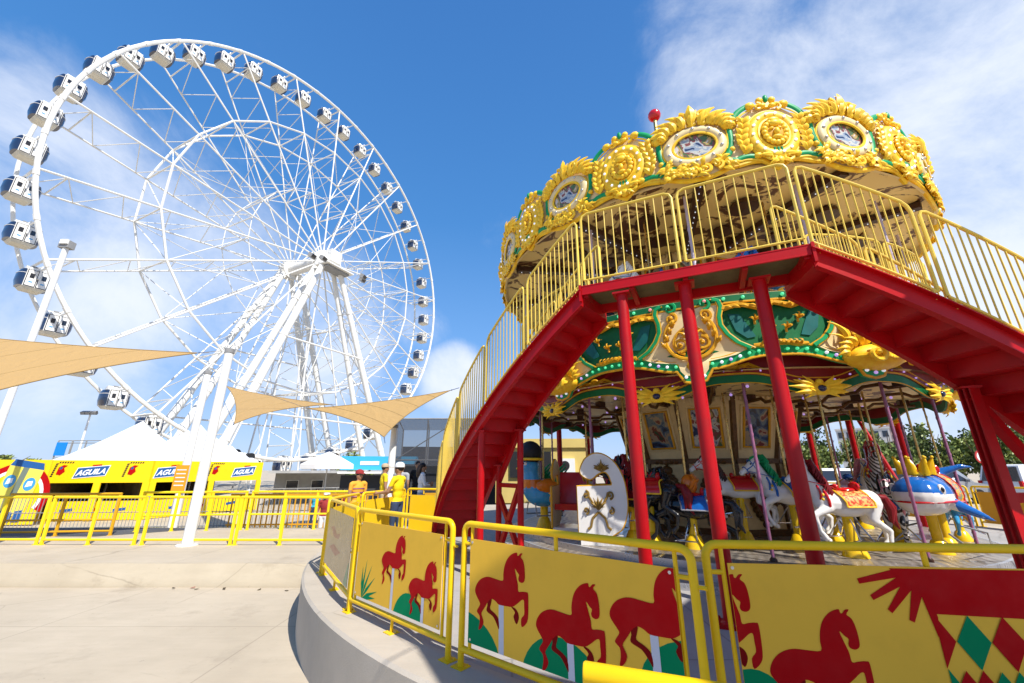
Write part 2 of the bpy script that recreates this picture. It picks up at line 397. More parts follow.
# upper plaza behind the low step on the left
b = MB(); b.mat(conc_plaza)
b.add([(-70, 9.16, -.27), (-2.2, 9.05, -.27), (-2.2, 14.2, -.27), (-70, 14.2, -.27), (-70, 14.2, -1.5), (-2.2, 14.2, -1.5)], [(0, 1, 2, 3), (3, 2, 5, 4)])
tag(b.build('paving'), kind='structure')
b = MB(); b.mat(conc_step)
n = 60
prof = [(9.17, -.266), (9.10, -.272), (8.98, -.50), (8.93, -.60), (8.93, -.66)]
vs = []
for i in range(n + 1):
    x = -70 + 67.8 * i / n
    for (y, z) in prof: vs.append((x, y - .0016 * (x + 70) + .012 * sin(x * 1.7), z + .006 * sin(x * 2.3 + 1)))
b.add(vs, [(i * 5 + k, (i + 1) * 5 + k, (i + 1) * 5 + k + 1, i * 5 + k + 1) for i in range(n) for k in range(4)])
tag(b.build('kerb'), kind='structure')
b = MB(); b.mat(asphalt)
b.add([(-70, 12.4, -.266), (-11.6, 12.4, -.266), (-9.4, 14.2, -.266), (-70, 14.2, -.266)], [(0, 1, 2, 3)])
tag(b.build('road'), kind='structure')

# round raised platform the carousel stands on
b = MB(); b.mat(conc_plat)
b.lathe([(0.001, 0), (8.3, 0)], AX, 120)
b.mat(conc_kerb)
b.lathe([(8.3, .0), (8.3, .004), (8.72, .004), (8.75, -.02), (8.75, -.10), (8.74, -.7)], AX, 160)
tag(b.build('pavement', smooth=30), kind='structure')

# small litter on the plaza
for i, (x, y, c) in enumerate([(-6.1, 8.72, (.3, .03, .02)), (-6.4, 8.70, (.06, .04, .02)), (-5.9, 8.7, (.05, .04, .03)), (-4.75, 8.72, (.08, .06, .03)), (-4.25, 8.62, (.05, .04, .02)), (-3.35, 8.6, (.04, .05, .02)), (-5.4, 8.66, (.07, .05, .03))]):
    b = MB(); b.mat(mat('litter %d' % i, c, .8)); b.poly([(0, 0), (.05, .012), (.075, .04), (.05, .07), (.01, .05)], lambda u, v, w: (u, v, .012 * sin(30 * u + i) + .012 + w), .003)
    o = b.build('dry_leaf', loc=(x, y, -.648), rz=i * 1.3)
    tag(o, 'small fallen dry leaf on the pale concrete below the step', 'leaf', 'fallen leaves below the step')
if True:
    COLL = [o for o in COL.objects if o.name == 'dry_leaf'][0]
    COLL['label'] = 'small reddish fallen leaf on the pale concrete below the step'; del COLL['group']

# ------------------------------------------------------------------ trees, hedge, grass
def crown(mb, c, r, n, size, seed, mats3=(leaf_lt, leaf_md, leaf_dk)):
    rnd = random.Random(seed); c = Vector(c)
    clumps = []
    for i in range(14):
        d = Vector((rnd.gauss(0, 1), rnd.gauss(0, 1), rnd.gauss(0, .8))).normalized() * rnd.uniform(.35, .85)
        clumps.append((Vector((d.x * r[0], d.y * r[1], d.z * r[2])), rnd.uniform(.28, .48), rnd.random()))
    for i in range(n):
        k, kr, tone = clumps[rnd.randrange(len(clumps))]
        d = Vector((rnd.gauss(0, 1), rnd.gauss(0, 1), rnd.gauss(0, 1))).normalized() * (rnd.random() ** .5)
        p = c + k + Vector((d.x * r[0] * kr, d.y * r[1] * kr, d.z * r[2] * kr))
        mb.mat(mats3[0 if tone > .6 else 1 if tone > .25 else 2] if rnd.random() < .75 else mats3[rnd.randrange(3)])
        a = Vector((rnd.gauss(0, 1), rnd.gauss(0, 1), rnd.gauss(0, .6))).normalized(); e = a.orthogonal().normalized(); f = a.cross(e); sz = size * rnd.uniform(.6, 1.3)
        mb.add([p - e * sz, p + f * sz * .55, p + e * sz, p - f * sz * .55], [(0, 1, 2, 3)])
def tree(name, loc, h, r, n, size, seed, label, cat='tree', group=None, trunk_r=.14):
    root = empty(name, loc); rnd = random.Random(seed)
    t = MB(); t.mat(bark); hb = h - r[2] * 1.1
    t.tube([(0, 0, -.2), (rnd.uniform(-.1, .1), .05, hb * .5), (rnd.uniform(-.15, .15), 0, hb + .3)], [trunk_r, trunk_r * .75, trunk_r * .5], 8)
    for k in range(5):
        a = k * 1.3 + rnd.random(); t.tube([(0, 0, hb * .75), (cos(a) * r[0] * .3, sin(a) * r[1] * .3, hb + r[2] * .3), (cos(a) * r[0] * .6, sin(a) * r[1] * .6, hb + r[2] * .8)], [trunk_r * .5, trunk_r * .3, trunk_r * .1], 6)
    t.build('trunk', root)
    c = MB(); crown(c, (0, 0, h - r[2]), r, n, size, seed); c.build('crown', root, smooth=0)
    return tag(root, label, cat, group)
hedge_lab = ['low bushy green tree behind the parked cars', 'rounded olive green tree in the belt behind the parked cars']
rnd = random.Random(3)
for i in range(26):
    x = 16 + i * 1.65 + rnd.uniform(-.5, .5); Y = 35 + rnd.uniform(-3, 3.5); h = 4.1 + .055 * i + rnd.uniform(-.3, .55)
    tree('bushy_tree', (x, Y, -.05), h, (2.2, 2.0, h * .5), 2500, .17, 40 + i, 'bushy olive green tree in the belt behind the parked cars', 'tree', 'trees behind the parked cars')
o = tree('broad_tree', pt(4, 462, 34) * 1, 0, (1, 1, 1), 0, .2, 0, 'x') if False else None
p = pt(5, 470, 32); tree('broad_tree', (p.x, 32, -1.25), 4.1, (1.9, 1.6, 1.0), 1100, .16, 5, 'dark broad tree showing above the yellow hoarding')
p = pt(343, 470, 40); tree('dark_tree', (p.x, 40, -1.25), 4.7, (1.7, 1.5, 1.3), 900, .18, 8, 'dark leafy tree under the lowest part of the big wheel')
p = pt(362, 470, 27); tree('small_tree', (p.x, 27, -1.0), 2.9, (.95, .9, 1.0), 800, .12, 9, 'small bright green tree beside the light blue kiosk')
b = MB(); rnd = random.Random(11)
for i in range(5200):
    b.mat((grass_m, leaf_lt, leaf_md)[rnd.randrange(3)])
    x = rnd.uniform(-24, -5.5); y = 17.6 + .18 * (x + 24) + rnd.uniform(-.7, .7) + (rnd.random() ** 2); z = terrain(x, y)
    a = rnd.uniform(0, 6.28); h = rnd.uniform(.1, .32); w = .02
    b.add([(x - w * cos(a), y - w * sin(a), z), (x + w * cos(a), y + w * sin(a), z), (x + rnd.uniform(-.08, .08), y + rnd.uniform(-.08, .08), z + h)], [(0, 1, 2)])
tag(b.build('grass', smooth=0), kind='stuff')

# ------------------------------------------------------------------ far buildings on the right, kiosks on the left
conc_wall = mat('pale rendered wall', (.60, .58, .55), .7, var=.15, vscale=.4)
def far_block(name, c, w, d, h, wallm, rows, cols_, label, rz=0):
    root = empty(name, c, rz); m = MB(); m.mat(wallm); m.box((0, 0, h / 2), (w, d, h)); m.box((0, 0, h + .2), (w + .3, d + .3, .4)); m.box((w * .2, 0, h + 1.0), (w * .25, d * .4, 1.4)); m.build('wall', root)
    for r in range(rows):
        k = MB(); k.mat(blk_gl)
        for q in range(cols_): k.box((-w / 2 + (q + .5) * w / cols_, -d / 2 - .02, (r + .55) * h / rows), (w / cols_ * .6, .08, h / rows * .5))
        k.build('window_row', root)
    return tag(root, label, 'building')
far_block('tower_block', (121, 134, 0), 9, 9, 14.4, mat('pink render', (.52, .36, .32), .8, var=.2, vscale=.2), 7, 5, 'pinkish tower block far beyond the trees', -.7)
far_block('apartment_building', (88, 104, 0), 10, 9, 10.9, conc_wall, 4, 6, 'low white apartment building far beyond the trees', -.7)

yel_wall = mat('yellow rendered wall', (.66, .50, .16), .7, var=.15, vscale=1)
root = empty('ticket_kiosk', (1.5, 20.5, 0), R_(-4))
m = MB(); m.mat(yel_wall); m.box((0, 1.5, 1.45), (4.6, 3, 2.9)); m.box((0, -.02, 2.75), (4.8, .2, .42)); m.build('wall', root)
m = MB(); m.mat(dark); m.box((-.6, -.06, 1.75), (2.0, .1, 1.2)); m.build('window', root)
m = MB(); m.mat(white); m.box((1.15, -.1, 1.7), (.75, .2, .65)); m.mat(dark); m.tube([(1.05, -.215, 1.7), (1.05, -.225, 1.7)], .22, 16); m.build('air_conditioner', root)
m = MB(); m.mat(maroon); m.box((1.2, -.03, .6), (.9, .06, 1.1)); m.build('poster', root)
tag(root, 'yellow walled kiosk with a dark window seen behind the carousel', 'kiosk')

# dark netting shelter behind the queue
net = mat('dark shade netting', (.035, .04, .05), .7, var=.3, vscale=1)
def net_mat():
    m = bpy.data.materials.new('see-through netting'); m.use_nodes = True; n = m.node_tree; b = n.nodes['Principled BSDF']; b.inputs['Base Color'].default_value = (.06, .065, .08, 1); b.inputs['Roughness'].default_value = .8
    tr = n.nodes.new('ShaderNodeBsdfTransparent'); mx = n.nodes.new('ShaderNodeMixShader'); mx.inputs[0].default_value = .55
    n.links.new(tr.outputs[0], mx.inputs[1]); n.links.new(b.outputs[0], mx.inputs[2]); n.links.new(mx.outputs[0], n.nodes['Material Output'].inputs['Surface']); return m
netm = net_mat()
root = empty('netting_shelter', (-4.6, 22.5, -.3), R_(10))
m = MB(); m.mat(grey_st)
for x in (-1.6, 0, 1.6, 3.2, 4.8):
    m.cyl((x, 0, 0), (x, 0, 4.45), .045, 6); m.cyl((x, 4, 0), (x, 4, 4.2), .045, 6); m.cyl((x, 0, 4.45), (x, 4, 4.2), .035, 6)
m.cyl((-1.6, 0, 4.45), (4.8, 0, 4.6), .04, 6); m.cyl((-1.6, 0, 2.3), (4.8, 0, 2.3), .04, 6); m.cyl((-1.6, 0, 2.3), (1.6, 0, 4.4), .03, 6); m.build('frame', root)
m = MB(); m.mat(netm)
m.add([(-1.6, -.05, 2.0), (4.8, -.05, 2.0), (4.8, -.05, 4.6), (-1.6, -.05, 4.4), (4.8, 4, 4.3), (-1.6, 4, 4.2), (-1.6, 4, 2), (4.8, 4, 2)], [(0, 1, 2, 3), (3, 2, 4, 5), (0, 3, 5, 6)]); m.build('net', root, smooth=0)
m = MB(); m.mat(net); m.box((1.6, .6, 1.05), (6.4, .06, 2.1)); m.box((1.6, 4.05, 1.6), (6.4, .05, 3.2)); m.build('dark_screen', root)
tag(root, 'dark see-through netting shelter on grey posts behind the queue', 'shelter')

root = empty('blue_kiosk', (-8.1, 26, -1.1), R_(12))
m = MB(); m.mat(mat('charcoal cladding', (.05, .05, .055), .6)); m.box((0, 1, 1.15), (4.4, 2, 2.3)); m.build('wall', root)
m = MB(); m.mat(mat('sky blue fascia', (.05, .42, .72), .4)); m.box((0, -.08, 3.0), (4.5, .12, .8)); m.mat(white); m.box((-.6, -.155, 3.0), (1.1, .02, .22)); m.build('fascia', root)
m = MB(); m.mat(white); m.box((0, -.2, 2.45), (4.6, .9, .12)); m.build('awning', root)
tag(root, 'dark kiosk with a sky blue fascia near the wheel', 'kiosk')

root = empty('boarding_station', (-14.2, 40, -1.25), R_(24))
m = MB(); m.mat(mat('weathered grey cladding', (.42, .42, .41), .7, var=.4, vscale=.7)); m.box((0, 2.5, 1.25), (14, 5, 2.5)); m.box((0, 0, 2.6), (14.6, 6.5, .2)); m.build('wall', root)
for i, x in enumerate((-5.6, -3.6, -1.2, 1.0, 3.4, 5.5)):
    m = MB(); m.mat(blk_gl); m.box((x, -.03, 1.5), (.9, .1, .7)); m.mat(white); m.box((x, -.02, 1.5), (1.0, .06, .8)); m.build('window', root)
m = MB(); m.mat(grey_st)
for x in range(-7, 8): m.cyl((x, -2.6, 0), (x, -2.6, 1.3), .03, 6)
m.cyl((-7, -2.6, 1.3), (7, -2.6, 1.3), .035, 6); m.cyl((-7, -2.6, .7), (7, -2.6, .7), .025, 6); m.build('guard_rail', root)
tag(root, 'long grey boarding station under the foot of the big wheel', 'station')
# ================================================================== FERRIS WHEEL
RW = 30.0; HZ = 1.5 + 1.042 * RW                      # radius, hub height above z=0
WG = -1.25
wheel = empty('ferris_wheel', (-1.0185 * RW, 1.905 * RW, WG), R_(64))
HH = HZ - WG
tag(wheel, 'giant white observation wheel with dark glazed cabins behind the yellow tents', 'ferris wheel')
def wp(r, deg, y=0.0): return Vector((r * cos(R_(deg)), y, HH + r * sin(R_(deg))))
def ring(r, y, n=96): return [wp(r, 360 * k / n, y) for k in range(n)]
YB = 5.3
for (y, rr) in ((0, .21), (YB, .17)):
    m = MB(); m.mat(steel_wh); m.tube(ring(RW, y, 132), rr, 8, closed=True)
    for k in range(44): a = 360 * k / 44 + 2; m.tube([wp(RW, a - .5, y), wp(RW, a + .5, y)], rr * 1.18, 8)
    m.build('rim', wheel)
NS = 22; A0 = 173.0
for k in range(NS):
    a = A0 - k * 360 / NS
    m = MB(); m.mat(steel_wh)
    def ch(t, side): return wp(1.3 + (RW - 1.3) * t, a, (-.9 + .9 * t) if side == 0 else (6.2 - .9 * t))
    m.tube([ch(0, 0), ch(1, 0)], .11, 6); m.tube([ch(0, 1), ch(1, 1)], .10, 6)
    N = 9
    for i in range(N):
        t0, t1 = .36 + .64 * i / N, .36 + .64 * (i + 1) / N
        m.tube([ch(t0, i % 2), ch(t1, 1 - i % 2)], .05, 5, caps=False)
    m.tube([ch(1, 0), ch(1, 1)], .12, 6); m.tube([ch(.93, 0), ch(.93, 1)], .08, 5)
    m.build('spoke', wheel)
for (r, rr) in ((.69, .13), (.37, .06)):
    m = MB(); m.mat(steel_wh); rnd = random.Random(1)
    for y in (-.28, YB + .28):
        for k in range(NS): a = A0 - k * 360 / NS; b_ = a - 360 / NS; m.tube([wp(RW * r, a, y), wp(RW * r, b_, y)], rr, 6)
    for k in range(NS):
        a = A0 - k * 360 / NS; b_ = a - 360 / NS
        m.tube([wp(RW * r, a, -.28), wp(RW * r, b_, YB + .28)], .06, 5, caps=False); m.tube([wp(RW * r, a, -.28), wp(RW * r, a, YB + .28)], .1, 5)
    m.build('tie_ring', wheel)
for side, y in ((0, 0), (1, YB)):
    m = MB(); m.mat(steel_wh)
    for k in range(NS):
        a = A0 - k * 360 / NS
        if k % 2 == side:
          for s in (-1, 1): m.tube([wp(RW * .69, a, y - .28 if y == 0 else y + .28), wp(RW * .37, a + s * 360 / NS, y - .28 if y == 0 else y + .28)], .05, 4, caps=False)
    m.build('bracing_lattice', wheel)
# hub
m = MB(); m.mat(steel_wh)
m.tube([(0, -3.6, HH), (0, 7.8, HH)], .95, 20); m.tube([(0, -1.6, HH), (0, -.5, HH)], 1.6, 24); m.tube([(0, 5.9, HH), (0, 7.0, HH)], 1.6, 24)
m.box((0, -3.3, HH), (1.9, 1.4, 1.9)); m.box((0, 7.6, HH), (2.0, 1.4, 2.0)); m.build('hub', wheel)
m = MB(); m.mat(steel_wh); m.box((.3, -3.6, HH - 2.0), (5.0, 2.8, .18)); m.mat(grey_st); m.box((.3, -3.6, HH - 2.25), (4.0, 1.8, .3))
for x in (-2.6, 3.2):
    for y in (-5.2, -2.2): m.mat(steel_wh); m.tube([(x, y, HH - 1.9), (x, y, HH - .8)], .05, 5)
m.mat(steel_wh); m.tube([(-2.6, -5.2, HH - .8), (3.2, -5.2, HH - .8)], .05, 5); m.tube([(-2.6, -2.2, HH - .8), (3.2, -2.2, HH - .8)], .05, 5); m.build('service_platform', wheel)
for (x, y) in ((-3.4, -5.6), (4.2, -5.4), (3.4, -6.4), (-4.6, -4.8)):
    m = MB(); m.mat(grey_st); m.box((x, y, HH - 2.4), (.9, .7, .6), rz=.3, rx=.5); m.mat(blk_gl); m.box((x, y - .36, HH - 2.55), (.7, .06, .45), rz=.3, rx=.5); m.build('floodlight', wheel)
# legs: two raking pairs, near and far side, with lattice between
def leg(x, y, yt, r):
    m = MB(); m.mat(steel_wh); a = Vector((x * .08, yt, HH - .6)); b2 = Vector((x, y, -.3))
    m.tube([a, a.lerp(b2, .5), b2], [r * .86, r, r * 1.02], 16)
    for t in (.22, .42, .62, .82): p = a.lerp(b2, t); d = (b2 - a).normalized() * .12; m.tube([p - d, p + d], r * 1.12, 16)
    m.tube([b2 + Vector((0, 0, 0)), b2 + Vector((0, 0, .5))], r * 1.6, 16); m.build('leg', wheel)
legs = [(-14.0, -6.4, -3.2, .48), (-13.2, -1.2, -1.6, .44), (13.5, -6.4, -3.2, .44), (12.4, -3.0, -2.0, .40), (-14.2, 9.2, 7.4, .46), (-13.2, 5.2, 6.4, .44), (12.6, 4.0, 5.6, .44), (12.8, 9.0, 7.6, .46)]
for L in legs: leg(*L)
m = MB(); m.mat(steel_wh)
def lp(i, t): x, y, yt, r = legs[i]; return Vector((x * .08, yt, HH - .6)).lerp(Vector((x, y, -.3)), t)
for (i, j) in ((2, 3), (4, 5), (0, 2), (4, 7), (6, 7)):
    m.g = str((i, j)); N = 7 if j - i == 1 else 0
    for k in range(N):
        t0 = .15 + .8 * k / N; t1 = .15 + .8 * (k + 1) / N
        m.tube([lp(i, t0), lp(j, t1)], .07, 5, caps=False); m.tube([lp(j, t0), lp(i, t1)], .07, 5, caps=False)
    if N == 0: m.tube([lp(i, .42), lp(j, .42)], .12, 6); m.g += 'b'; m.tube([lp(i, .72), lp(j, .72)], .12, 6)
build_parts(m, 'cross_bracing', wheel)
for (x, y) in ((-3.4, 2.7), (3.6, 2.7)):
    m = MB(); m.mat(steel_wh)
    for dx in (-.7, .7): m.tube([(x + dx, y, -.3), (x * .25 + dx * .5, y, HH * .93)], .11, 6)
    for k in range(10):
        t0, t1 = k / 10, (k + 1) / 10; f = lambda t, d: Vector((x + d + (x * .25 + d * .5 - x - d) * t, y, -.3 + (HH * .93 + .3) * t))
        m.tube([f(t0, -.7 if k % 2 else .7), f(t1, .7 if k % 2 else -.7)], .05, 5, caps=False)
    m.build('service_mast', wheel)
# drive units at the foot
m = MB(); m.mat(grey_st)
for x in (-9, -7.2, -5.4, 5.6, 7.4): m.box((x, .4, HH - sqrt(RW * RW - x * x) - .6), (1.2, 1.6, 1.1)); m.mat(dark); m.tube([(x, -.9, HH - sqrt(RW * RW - x * x) - .2), (x, .1, HH - sqrt(RW * RW - x * x) - .2)], .45, 12); m.mat(grey_st)
for x in (-8, 6.5): m.box((x, 2.7, 1.0), (4.5, 4.5, .2)); [m.cyl((x + i, 2.7 + j, 0), (x + i, 2.7 + j, 1.0), .1, 6) for i in (-2, 2) for j in (-2, 2)]
m.build('drive_unit', wheel)
# cabins
gm = MB(); gm.mat(white)
W2, D2, H2 = .95, 1.0, 1.12
gm.box((0, 0, .02), (2 * W2, 2 * D2, 2 * H2 - .3)); gm.tube([(-W2, 0, H2 - .1), (W2, 0, H2 - .1)], [.5, .5], 10)
gm.box((0, 0, H2 + .0), (1.7, 1.9, .2)); gm.mat(mat('shade-toned cabin underside', (.66, .62, .52), .5, var=.15, vscale=2)); gm.add([(-W2, -D2, -H2 + .2), (W2, -D2, -H2 + .2), (W2, D2, -H2 + .2), (-W2, D2, -H2 + .2), (-.72, -.8, -H2 - .08), (.72, -.8, -H2 - .08), (.72, .8, -H2 - .08), (-.72, .8, -H2 - .08)], [(0, 1, 5, 4), (1, 2, 6, 5), (2, 3, 7, 6), (3, 0, 4, 7), (4, 5, 6, 7)])  # cream underside colour stands for shade and bounced light below white cabins
gm.mat(grey_st); gm.box((0, 0, H2 + .28), (.9, .7, .35)); gm.mat(white); gm.tube([(0, -3.3, 1.0), (0, -D2, 1.1)], .10, 8); gm.tube([(0, 3.0, 1.0), (0, D2, 1.1)], .10, 8)
gm.tube([(0, -1.25, 0), (0, -1.25, H2 + .35), (0, 1.25, H2 + .35), (0, 1.25, 0)], .08, 6)
g0 = gm.mesh('gondola')
def glass_mesh(s):
    q = MB(); q.mat(navy_gl); vs = []; n = 10
    for i in range(n + 1):
        a = -pi / 2 + pi * i / n; vs += [(s * (W2 + .015 + .48 * cos(a)), D2 * .97 * sin(a), z) for z in (-H2 * .80, -H2 * .3, H2 * .45, H2 * .86)]
        for j, zz in enumerate((0, 1, 2, 3)):
            v = vs[-4 + j]; k = (.62, 1, 1, .6)[j]; vs[-4 + j] = (s * (W2 + .015) + (v[0] - s * (W2 + .015)) * k, v[1], v[2])
    fs = [(i * 4 + j, (i + 1) * 4 + j, (i + 1) * 4 + j + 1, i * 4 + j + 1) for i in range(n) for j in range(3)]
    fs += [tuple(i * 4 for i in range(n + 1)), tuple(i * 4 + 3 for i in range(n + 1))]
    q.add(vs, fs); q.mat(white); q.tube([vs[i * 4 + 2] for i in range(n + 1)], .03, 5); return q.mesh('glass')
def door_mesh(x):
    q = MB(); q.mat(dark); q.box((x, -D2 - .01, 0.02), (.86, .05, 1.86)); q.mat(white_gl); q.box((x, -D2 - .03, 0.02), (.74, .06, 1.74)); q.mat(blk_gl); q.box((x, -D2 - .055, .28), (.36, .05, .52)); q.mat(blue_lt); q.box((x, -D2 - .05, -.42), (.28, .05, .12)); return q.mesh('door')
gl = [glass_mesh(-1), glass_mesh(1)]; dr = [door_mesh(-.46), door_mesh(.46)]
for k in range(44):
    a = 174.6 - k * 360 / 44
    g = bpy.data.objects.new('gondola', g0); COL.objects.link(g); g.parent = wheel; g.location = wp(RW, a, 2.75) - Vector((0, 0, .7)); g.scale = (.82, .8, .86)
    for me, nm in ((gl[0], 'glass'), (gl[1], 'glass'), (dr[0], 'door'), (dr[1], 'door')):
        o = bpy.data.objects.new(nm, me); COL.objects.link(o); o.parent = g
# ================================================================== CAROUSEL
car = empty('carousel', AX, -BETA)
tag(car, 'two storey carousel with gold, green and cream rounding boards', 'carousel')
def pc(phi, r, z=0.0): return Vector((r * sin(R_(phi)), -r * cos(R_(phi)), z))
def curved(R, z0):
    return lambda p: ((R + p.z) * sin(p.x / R), -(R + p.z) * cos(p.x / R), z0 + p.y)      # local (u along, v up, w out)

# ---- floors and ceilings
plate = bpy.data.materials.new('worn chequer plate'); plate.use_nodes = True
n_ = plate.node_tree; b_ = n_.nodes['Principled BSDF']; b_.inputs['Metallic'].default_value = .25; b_.inputs['Roughness'].default_value = .33
t_ = n_.nodes.new('ShaderNodeTexCoord'); k_ = n_.nodes.new('ShaderNodeTexNoise'); k_.inputs['Scale'].default_value = 1.3; k_.inputs['Detail'].default_value = 7; n_.links.new(t_.outputs['Object'], k_.inputs['Vector'])
r_ = n_.nodes.new('ShaderNodeValToRGB'); r_.color_ramp.elements[0].position = .35; r_.color_ramp.elements[0].color = (.36, .32, .27, 1); r_.color_ramp.elements[1].position = .7; r_.color_ramp.elements[1].color = (.22, .18, .14, 1)
n_.links.new(k_.outputs['Fac'], r_.inputs[0]); n_.links.new(r_.outputs[0], b_.inputs['Base Color'])
w_ = n_.nodes.new('ShaderNodeTexWave'); w_.wave_type = 'BANDS'; w_.inputs['Scale'].default_value = 2.2; w_.inputs['Distortion'].default_value = 5; w_.inputs['Detail'].default_value = 2; n_.links.new(t_.outputs['Object'], w_.inputs['Vector'])
bp_ = n_.nodes.new('ShaderNodeBump'); bp_.inputs['Strength'].default_value = .6; bp_.inputs['Distance'].default_value = .02; n_.links.new(w_.outputs['Fac'], bp_.inputs['Height']); n_.links.new(bp_.outputs[0], b_.inputs['Normal'])
m = MB(); m.mat(plate); m.lathe([(.01, .26), (4.55, .26)], n=96); m.mat(silver); m.lathe([(4.55, .262), (4.60, .262), (4.60, .17), (4.62, .165)], n=96); m.mat(plate); m.lathe([(4.6, .17), (4.84, .165)], n=96); m.mat(silver); m.lathe([(4.84, .167), (4.88, .167), (4.88, .085)], n=96); m.mat(plate); m.lathe([(4.86, .085), (5.1, .08)], n=96); m.mat(silver); m.lathe([(5.1, .083), (5.13, .083), (5.13, -.01)], n=96)
m.build('lower_floor', car, smooth=30)

def ceiling_mat(name):
    m = bpy.data.materials.new(name); m.use_nodes = True; n = m.node_tree; b = n.nodes['Principled BSDF']; b.inputs['Roughness'].default_value = .45
    t = n.nodes.new('ShaderNodeTexCoord')
    mp = n.nodes.new('ShaderNodeMapping'); mp.inputs['Scale'].default_value = (1, 1, .3); n.links.new(t.outputs['Object'], mp.inputs[0])
    k = n.nodes.new('ShaderNodeTexNoise'); k.inputs['Scale'].default_value = 1.5; k.inputs['Detail'].default_value = 6; k.inputs['Roughness'].default_value = .62; k.inputs['Distortion'].default_value = 1.4; n.links.new(mp.outputs[0], k.inputs['Vector'])
    r = n.nodes.new('ShaderNodeValToRGB'); e = r.color_ramp.elements; e[0].position = .53; e[0].color = (.85, .64, .26, 1); e[1].position = .56; e[1].color = (.12, .045, .015, 1)
    n.links.new(k.outputs['Fac'], r.inputs[0]); n.links.new(r.outputs[0], b.inputs['Base Color']); return m
ceil_m = ceiling_mat('painted ceiling with brown scrolls')
m = MB(); m.mat(ceil_m); m.lathe([(1.8, 2.98), (4.55, 2.98)], n=72); m.build('lower_ceiling', car)
m = MB(); m.mat(cream); m.lathe([(1.5, 4.05), (4.62, 4.05), (4.62, 4.2), (1.5, 4.2)], n=72); m.build('upper_floor', car, smooth=30)
m = MB(); m.mat(ceil_m); m.lathe([(1.5, 6.72), (4.97, 6.34)], n=96); m.build('upper_ceiling', car)
m = MB(); m.mat(mat('red and yellow canvas roof', (.55, .03, .02), .6)); m.lathe([(5.0, 6.9), (4.3, 7.15), (2.2, 7.65), (.3, 8.1), (.01, 8.15)], n=52); m.build('roof', car, smooth=30)
p = pc(-1, 4.75)
m = MB(); m.mat(brass); m.tube([(p.x, p.y, 6.9), (p.x, p.y, 7.95)], .035, 8); m.build('pole', car)
m = MB(); m.mat(red_gl); m.sph((p.x, p.y, 8.05), .12, 16, 10); m.build('red_ball', car)

# ---- ceiling beams, cranks, bearing discs
for k in range(13):
    a = 360 * k / 13 + 6
    m = MB(); m.mat(brown_dk); q0, q1 = pc(a, 1.7, 6.60), pc(a, 4.88, 6.27); m.bar(q0, q1, .16, .12)
    m.mat(bulb_w)
    for t in range(14): s = q0.lerp(q1, (t + .5) / 14); m.sph(s - Vector((0, 0, .07)), .013, 6, 4)
    m.build('ceiling_beam', car)
    m = MB(); m.mat(brown_dk); m.g = 0; c0 = pc(a + 13.8, 3.75); m.lathe([(.01, 6.32), (.26, 6.33), (.24, 6.42), (.05, 6.5)], c0, 18); m.g = 1; c1 = pc(a + 13.8, 2.75); m.lathe([(.01, 6.42), (.22, 6.43), (.2, 6.5)], c1, 18); build_parts(m, 'bearing_disc', car)
for k in range(16):
    a = 360 * k / 16 + 4
    m = MB(); m.mat(brown); q0, q1 = pc(a, 1.9, 2.84), pc(a, 4.3, 2.84); m.tube([q0.lerp(q1, 0), q0.lerp(q1, .25), q0.lerp(q1, .3) + Vector((0, 0, -.09)), q0.lerp(q1, .4) + Vector((0, 0, -.09)), q0.lerp(q1, .45), q0.lerp(q1, .65), q0.lerp(q1, .7) + Vector((0, 0, .08)), q0.lerp(q1, .8) + Vector((0, 0, .08)), q0.lerp(q1, .85), q1], .034, 6)
    m.mat(brown_dk)
    for t in (.1, .5, .92): s = q0.lerp(q1, t); m.box(s + Vector((0, 0, .06)), (.16, .16, .14), rz=R_(a))
    m.mat(bulb_v)
    for t in (.18, .55, .75, .97): m.sph(pc(a + 11, 1.9 + 2.4 * t, 2.95), .03, 6, 4)
    m.build('crank_rod', car)

